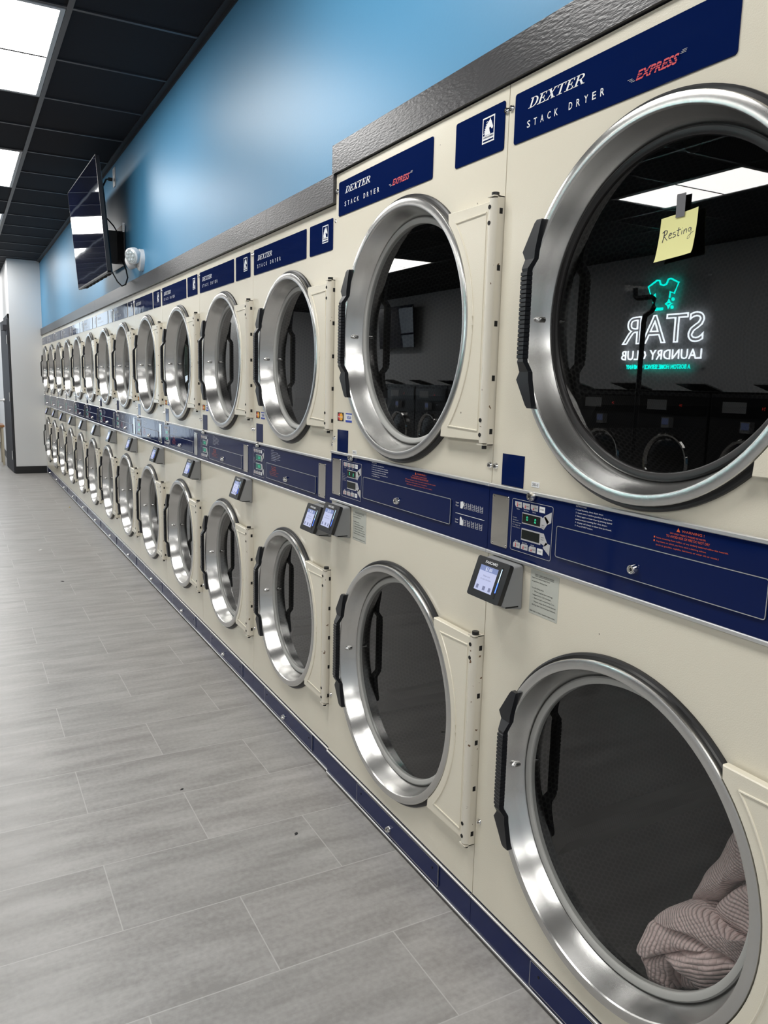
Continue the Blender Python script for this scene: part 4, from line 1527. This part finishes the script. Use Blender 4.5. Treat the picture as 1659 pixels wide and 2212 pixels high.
def make_tv():
    tv = empty('television', (0, 0, 0))
    tilt = Matrix.Rotation(.0762, 4, 'X')
    def tilted(o):
        o.data.transform(tilt)
        return o
    b = B()
    b.box(-TVW / 2 + .005, TVW / 2 - .005, -.0015, .001, -TVH / 2 + .010, TVH / 2 - .005, M['tvscreen'])
    tilted(b.obj('screen', tv, smooth=False))
    b = B()
    for x0, x1, z0, z1 in ((-TVW / 2, TVW / 2, TVH / 2 - .005, TVH / 2), (-TVW / 2, TVW / 2, -TVH / 2, -TVH / 2 + .010), (-TVW / 2, -TVW / 2 + .005, -TVH / 2, TVH / 2), (TVW / 2 - .005, TVW / 2, -TVH / 2, TVH / 2)):
        b.box(x0, x1, -.002, .022, z0, z1, M['tvblack'])
    tilted(b.obj('bezel', tv, smooth=False))
    b = B()
    w, h = TVW / 2, TVH / 2
    sec = [(.001, w - .002, -h + .002, h - .002), (.022, w - .004, -h + .003, h - .004), (.050, w - .10, -h + .004, h - .22), (.068, w - .20, -h + .03, h - .30)]
    vs = []
    for y, x, z0, z1 in sec:
        vs += [(-x, y, z0), (x, y, z0), (x, y, z1), (-x, y, z1)]
    fs = []
    for i in range(3):
        for s in range(4):
            fs.append((i * 4 + s, i * 4 + (s + 1) % 4, i * 4 + 4 + (s + 1) % 4, i * 4 + 4 + s))
    fs.append((12, 13, 14, 15))
    b.add(vs, fs, M['tvblack'])
    tilted(b.obj('back_housing', tv, smooth=False))
    b = B()
    b.box(-TVW / 2 + .03, TVW / 2 - .03, .002, .010, -TVH / 2 - .002, -TVH / 2, M['tvstrip'])
    for i in range(7):
        x = -TVW / 2 + .12 + i * .15
        b.box(x, x + .09, .014, .045, -TVH / 2 - .0015, -TVH / 2 + .003, M['hole'])
    tilted(b.obj('speaker_strip', tv, smooth=False))
    b = B()
    b.box(-.22, .30, .195, .203, -.26, .012, M['blackmetal'])
    b.box(-.20, .20, .06, .09, -.24, -.20, M['blackmetal'])
    b.box(-.20, -.16, .065, .10, -.28, .12, M['blackmetal'])
    b.box(.16, .20, .065, .10, -.28, .12, M['blackmetal'])
    b.box(-.12, .06, .10, .197, -.13, -.09, M['blackmetal'])
    b.box(.02, .07, .095, .197, -.22, .0, M['blackmetal'])
    b.box(.29, .30, .190, .204, -.04, .02, M['rail'])
    b.obj('wall_mount', tv, smooth=False)
    return tv


tv = make_tv()
tv.location = (-4.639, -.2018, 2.3718)
tv.rotation_euler = (0, 0, .0137)
tag(tv, 'black flat television tilted out from the blue wall above the far dryers', 'television', 'wall televisions')
cord = B()
cord.tube([(.02, .10, .22), (-.01, .12, .30), (-.03, .15, .36), (-.05, .185, .372), (-.06, .196, .372)], .006, M['rubber'])
cord.cyl(-.062, .372, .012, .170, .198, M['rubber'], 14)
cord.tube([(.52, .07, -.335), (.54, .10, -.40), (.53, .13, -.425), (.50, .16, -.41), (.45, .185, -.36), (.38, .19, -.30), (.28, .18, -.22)], .0045, M['rubber'])
cord.tube([(.10, .07, .10), (.20, .10, .06), (.25, .14, .0), (.25, .17, -.05)], .0045, M['rubber'])
cord.obj('power_cord', tv)
tv2 = copy_tree(tv)
tv2.location = (-10.9, -5.70, 2.34)
tv2.rotation_euler = (0, 0, pi)
tag(tv2, 'black flat television on the pale wall above the washers, seen only as a reflection', 'television', 'wall televisions')
ol = empty('wall_outlet', (-4.70, .012, 2.76))
tag(ol, 'white outlet plate high on the blue wall behind the television', 'outlet')
B().prism(rrect(-.04, .04, -.065, .065, .006), -.007, 0, M['emlight'], .002).obj('plate', ol, smooth=False)
B().prism(rrect(-.018, .018, .012, .048, .008), -.0085, -.006, M['lampframe']).obj('socket', ol, smooth=False)

# ------------------------------------------------------------------ twin-head emergency light
el = empty('emergency_light', (-3.80, .012, 2.083))
tag(el, 'white twin-head emergency light on the blue wall, right of the television', 'emergency light')
out = []
for i in range(40):
    a = 2 * pi * i / 40
    rx = .062 * (1.0 if sin(a) > 0 else (1 - .35 * abs(sin(a)) ** 1.5))
    out.append((rx * cos(a), .064 * sin(a) * (1.0 if sin(a) > 0 else 1.1)))
b = B()
b.prism(out, -.034, 0, M['emlight'], .010)
b.disc(.030, -.045, .004, -.0345, M['hole'], 12)
b.obj('housing', el)
for sx in (-.040, .022):
    h = B()
    cyc = [(.0, -.026), (.040, -.026), (.046, -.020), (.047, .002), (.045, .016), (.026, .030), (.0, .031)]
    h.spin(cyc, 0, 0, M['emlight'], 28)
    ho = h.obj('lamp_head', el)
    l = B()
    l.spin([(.0, -.030), (.036, -.029), (.041, -.024)], 0, 0, M['emlens'], 24)
    for q in range(6):
        a = q * pi / 3
        l.spin([(.0, -.0335), (.007, -.032), (.009, -.029)], .021 * cos(a), .021 * sin(a), M['emlens'], 12)
    lo = l.obj('lens', ho)
    ho.location = (sx, -.062, .016 if sx > 0 else -.014)
    ho.rotation_euler = (.30, 0, .62 if sx > 0 else -.6)
    ho.scale = (1.08, 1.0, 1.08) if sx > 0 else (.9, 1.0, .9)

# ------------------------------------------------------------------ bits on the floor
def scrap(name, x, y, s, m, label, cat, thick=.35):
    b = B()
    n, rg = 12, 4
    vs = [(0, 0, s * thick)]
    rnd = random.Random(int(x * 977 + y * 331))
    rad = [s * (.6 + .5 * rnd.random()) for _ in range(n)]
    for r in range(1, rg + 1):
        t = r / rg
        for i in range(n):
            a = 2 * pi * i / n
            vs.append((rad[i] * t * cos(a) * 1.4, rad[i] * t * sin(a) * .8, s * thick * (1 - t ** 2) + .0004))
    fs = [(0, 1 + i, 1 + (i + 1) % n) for i in range(n)]
    for r in range(rg - 1):
        for i in range(n):
            j = (i + 1) % n
            fs.append((1 + r * n + i, 1 + (r + 1) * n + i, 1 + (r + 1) * n + j, 1 + r * n + j))
    o = b.add(vs, fs, m).obj(name)
    o.location = (x, y, 0.0)
    o.rotation_euler = (0, 0, rnd.random() * 3)
    tag(o, label, cat, 'litter on the tiled floor')


def on_floor(px, py):
    dv = _f + _r2 * ((px - 829.5) / FPX) - _u2 * ((py - 1106) / FPX)
    t = -CAM.z / dv.z
    P = CAM + dv * t
    return P.x, P.y


x, y = on_floor(87.7, 1188); scrap('paper_scrap', x, y, .016, M['paper'], 'small white paper scrap on the floor tiles near the left edge', 'litter', .25)
x, y = on_floor(134.7, 1256); scrap('lint_scrap', x, y, .012, M['lint'], 'dark lint scrap on the tiles, farthest of the dark bits', 'litter', .2)
x, y = on_floor(393, 1705); scrap('lint_scrap', x, y, .007, M['lint'], 'dark lint speck in the middle of the floor', 'litter', .3)
x, y = on_floor(640, 1801); scrap('lint_scrap', x, y, .008, M['lint'], 'dark lint wisp nearest the kick panels of the tall dryers', 'litter', .25)
x, y = on_floor(150.5, 1096); scrap('crumb', x, y, .014, M['crumb'], 'mustard yellow crumb on the floor by the far dryers', 'litter', .5)

# ------------------------------------------------------------------ small table and framed board beyond the charcoal door
tb = empty('side_table', (-11.95, -.66, 0))
tag(tb, 'small wood-topped table with beige legs beyond the charcoal door at the left edge', 'table')
B().prism([(-.26, .57), (.26, .57), (.26, .60), (-.26, .60)], -.20, .20, M['wood']).obj('table_top', tb, smooth=False)
for sx in (-.23, .23):
    for sy in (-.17, .17):
        B().box(sx - .014, sx + .014, sy - .014, sy + .014, .0, .57, M['beige']).obj('leg', tb, smooth=False)
bd = empty('framed_board', (-11.95, -.60, .60))
tag(bd, 'grey framed board leaning back on the small wood-topped table', 'board')
b = B().box(-.20, .20, -.010, .010, .0, .34, M['reader'])
o = b.obj('frame', bd, smooth=False); o.rotation_euler = (-.18, 0, 0)
b = B().box(-.17, .17, -.0115, -.009, .03, .31, M['sticker'])
o = b.obj('sheet', bd, smooth=False); o.rotation_euler = (-.18, 0, 0)

# ------------------------------------------------------------------ across the room (seen in the door glass): washers, sign, cart
def make_washer():
    w = empty('front_load_washer', (0, 0, 0))
    # local: faces +y, back at y = 0, width 0.88
    b = B()
    b.box(-.435, .435, .02, .84, .03, 1.34, M['washer'])
    b.box(-.40, .40, .06, .80, 0, .03, M['hole'])
    b.obj('cabinet', w, smooth=False)
    b = B()
    b.box(-.435, .435, .0, .84, 1.34, 1.36, M['washpanel'])
    b.obj('top', w, smooth=False)
    b = B()
    b.box(-.42, .42, .838, .850, 1.13, 1.31, M['washpanel'])
    b.box(-.30, -.05, .850, .853, 1.17, 1.27, M['reader'])
    p = b.obj('control_panel', w, smooth=False)
    d = B()
    d.box(.05, .16, .850, .852, 1.20, 1.24, M['lcd_off'])
    vs, fs, _ = text_raw('24', 0.0)
    d.add([(.14 - x * .035, .8525, 1.208 + z * .035) for x, z in vs], [f[::-1] for f in fs], M['redled'])
    d.obj('display', p, smooth=False)
    b = B()
    b.spin([(.285, -.84), (.285, -.875), (.272, -.89), (.252, -.885), (.238, -.86), (.22, -.84)], 0, .665, M['chrome'], 56)
    o = b.obj('door', w)
    o.data.transform(Matrix.Scale(-1, 4, (0, 1, 0)))
    o.data.flip_normals()
    g = B()
    g.spin([(.24, -.862), (.20, -.875), (.10, -.885), (.0, -.888)], 0, .665, M['washpanel'], 48)
    go = g.obj('door_glass', o)
    go.data.transform(Matrix.Scale(-1, 4, (0, 1, 0)))
    go.data.flip_normals()
    B().box(-.06, .04, .84, .90, 1.00, 1.10, M['reader']).box(-.05, .03, .90, .902, 1.03, 1.09, M['screenbar']).obj('card_reader', w, smooth=False)
    l = B()
    l.add([(-.18, .35, 1.362), (.18, .35, 1.362), (.18, .62, 1.43), (-.18, .62, 1.43), (-.18, .345, 1.374), (.18, .345, 1.374), (.18, .615, 1.442), (-.18, .615, 1.442)],
          [(0, 3, 2, 1), (4, 5, 6, 7), (0, 1, 5, 4), (1, 2, 6, 5), (2, 3, 7, 6), (3, 0, 4, 7)], M['reader'])
    l.obj('soap_lid', w, smooth=False)
    return w


wp = make_washer()
for i in range(11):
    w = wp if i == 0 else copy_tree(wp)
    w.location = (-3.16 - .90 * i, YO + .03, 0)
    tag(w, 'charcoal front-load washer along the opposite wall, %s from the near end' % NTH[i], 'washer', 'charcoal washers along the opposite wall')

sg = empty('neon_sign', (-5.035, YO + .012, 1.58))
tag(sg, 'clear neon sign with teal shirt and outlined word STAR, reflected in the dryer glass', 'sign')
# local: reads correctly facing +y, so letters run towards -x
sw, sh_ = 1.235, 1.02
B().add([(-sw / 2, .024, 0), (sw / 2, .024, 0), (sw / 2, .024, sh_), (-sw / 2, .024, sh_)], [(3, 2, 1, 0)], M['acrylic']).obj('acrylic_panel', sg, smooth=False)
b = B()
for sx in (-sw / 2 + .03, sw / 2 - .03):
    for sz in (.03, sh_ - .03):
        b.cyl(sx, sz, .009, -.004, .032, M['rail'], 12)
b.obj('standoffs', sg)


def sign_text(name, s, xl, xr, z0, h, m, outline=0.0, bold=0.0):
    """xl: distance of the first letter from the panel's reading-left edge"""
    vs_all = B()
    if outline:
        cu = bpy.data.curves.new('sign_curve', 'FONT')
        cu.body = s
        cu.size = 1.0
        cu.fill_mode = 'NONE'
        cu.bevel_depth = outline
        cu.bevel_resolution = 1
        cu.resolution_u = 4
        cu.offset = bold
        o = bpy.data.objects.new('sign_curve', cu)
        COL.objects.link(o)
        me = bpy.data.meshes.new_from_object(o.evaluated_get(bpy.context.evaluated_depsgraph_get()))
        vs = [tuple(v.co) for v in me.vertices]
        fs = [tuple(p.vertices) for p in me.polygons]
        bpy.data.objects.remove(o)
        bpy.data.curves.remove(cu)
        bpy.data.meshes.remove(me)
        x0, x1 = min(v[0] for v in vs), max(v[0] for v in vs)
        zmn, zmx = min(v[1] for v in vs), max(v[1] for v in vs)
        sx, sz = (xr - xl) / (x1 - x0), h / (zmx - zmn)
        vs_all.add([(sw / 2 - xl - (x - x0) * sx, .032 + y * sx, z0 + (z - zmn) * sz) for x, z, y in vs], fs, m)
    else:
        vs, fs, (tw, a, c) = text_raw(s, bold)
        sx, sz = (xr - xl) / tw, h / (c - a)
        vs2 = [(sw / 2 - xl - x * sx, .030, z0 + (z - a) * sz) for x, z in vs]
        vs3 = [(x, y - .006, z) for x, y, z in vs2]
        n = len(vs2)
        vs_all.add(vs2 + vs3, [f[::-1] for f in fs] + [tuple(q + n for q in f) for f in fs], m)
    return vs_all.obj(name, sg, smooth=False)


sign_text('outlined_lettering', 'STAR', .03, 1.205, .30, .325, M['neonwhite'], outline=.019)
sign_text('lettering', 'LAUNDRY CLUB', .035, 1.20, .122, .112, M['neonwhite'], bold=.012)
sign_text('small_lettering', 'A BOSTON HOME SERVICE COMPANY', .17, 1.11, .018, .052, M['neonteal'], bold=.02)
ts = B()


def neon(pts, closed=False):
    ts.tube([(sw / 2 - (.42 + (x - .345) * .768), .032, .675 + (z - .465) * .613) for x, z in pts], .0105, M['neonteal'], 6, closed=closed)


# shirt, in panel coordinates (reading left to right); the photo shows it mirrored
neon([(.765, .655), (.765, .75), (.835, .70), (.905, .895), (.745, .995), (.70, .985), (.675, .915), (.62, .89), (.565, .91), (.54, .985), (.49, .995), (.345, .91), (.41, .73), (.485, .765), (.49, .66)])
neon([(.785, .62), (.775, .50), (.775, .465), (.60, .465)])
neon([(.765, .52), (.765, .49), (.60, .485)])
neon([(.78, .575), (.79, .575)])
star = []
for q in range(8):
    a = q * pi / 4
    r = .075 if q % 2 == 0 else .028
    star.append((.50 + r * cos(a) * .85, .555 + r * sin(a)))
neon(star, True)
for cxs, czs in ((.425, .63), (.43, .49)):
    neon([(cxs + .017 * cos(a * pi / 4), czs + .017 * sin(a * pi / 4)) for a in range(8)], True)
ts.obj('shirt_outline', sg)

# wire laundry cart standing left of the camera, reflected in the panels
ct = empty('laundry_cart', (-1.50, -1.62, 0))
tag(ct, 'chrome wire laundry cart with a tall hanging pole, opposite the tall dryers', 'cart')
b = B()
for i in range(11):
    x = -.38 + .076 * i
    b.tube([(x, -.26, .86), (x, -.24, .42), (x, .24, .42), (x, .26, .86)], .0025, M['wire'], 5)
for i in range(7):
    y = -.24 + .08 * i
    b.tube([(-.40, y, .86), (-.38, y, .42), (.38, y, .42), (.40, y, .86)], .0025, M['wire'], 5)
for z, e in ((.86, 0), (.70, .006), (.55, .013), (.43, .018)):
    b.tube([(-.40 + e, -.26 + e, z), (.40 - e, -.26 + e, z), (.40 - e, .26 - e, z), (-.40 + e, .26 - e, z)], .004, M['wire'], 6, closed=True)
b.obj('basket', ct)
b = B()
for sx in (-.34, .34):
    for sy in (-.2, .2):
        b.tube([(sx, sy, .11), (sx, sy, .43)], .011, M['wire'], 8)
b.tube([(-.34, -.2, .14), (.34, -.2, .14), (.34, .2, .14), (-.34, .2, .14)], .010, M['wire'], 8, closed=True)
b.obj('frame', ct)
for sx in (-.34, .34):
    for sy in (-.2, .2):
        wb = B()
        wb.spin([(.0, -.014), (.045, -.014), (.052, -.008), (.052, .008), (.045, .014), (.0, .014)], 0, .052, M['rubber'], 20)
        o = wb.obj('wheel', ct)
        o.location = (sx, sy, 0)
b = B()
b.tube([(x + .23, y, z) for x, y, z in ((.16, .12, .13), (.175, .12, 1.64), (.18, .12, 1.67), (.215, .12, 1.685), (.225, .12, 1.70), (.225, .12, 1.735), (.21, .12, 1.745), (.13, .12, 1.745), (.115, .12, 1.755), (.112, .12, 1.79))], .011, M['blackmetal'], 8)
b.obj('hanging_pole', ct)

# ------------------------------------------------------------------ outside the far shop window
structure(B().box(-60, XF - .1, -30, 20, -.16, -.10, M['snow']), 'ground_outside', smooth=False)


def tree(x, y, h, label):
    t = empty('tree', (x, y, -.1))
    tag(t, label, 'tree', 'trees outside the far window')
    B().tube([(0, 0, 0), (.05, .02, h * .3), (0, 0, h * .6)], [.16, .13, .06], M['bark'], 10).obj('trunk', t)
    bm = bmesh.new()
    bmesh.ops.create_icosphere(bm, subdivisions=4, radius=1.0)
    for v in bm.verts:
        n_ = noise.fractal(v.co * 2.3 + Vector((x, y, 0)), 1.0, 2.0, 4)
        v.co *= 1 + .45 * n_
        v.co = Vector((v.co.x * h * .26, v.co.y * h * .26, v.co.z * h * .34 + h * .64))
    me = bpy.data.meshes.new('crown')
    bm.to_mesh(me)
    bm.free()
    me.materials.append(M['leaf'])
    o = bpy.data.objects.new('crown', me)
    COL.objects.link(o)
    o.parent = t


tree(-33, -7.0, 5.2, 'tall dark tree outside the far window, rightmost of three seen from inside')
tree(-40, -7.4, 4.4, 'dark tree outside the far window, farthest from the glass')
tree(-29, -8.2, 3.8, 'low dark tree outside the far window, nearest the glass')
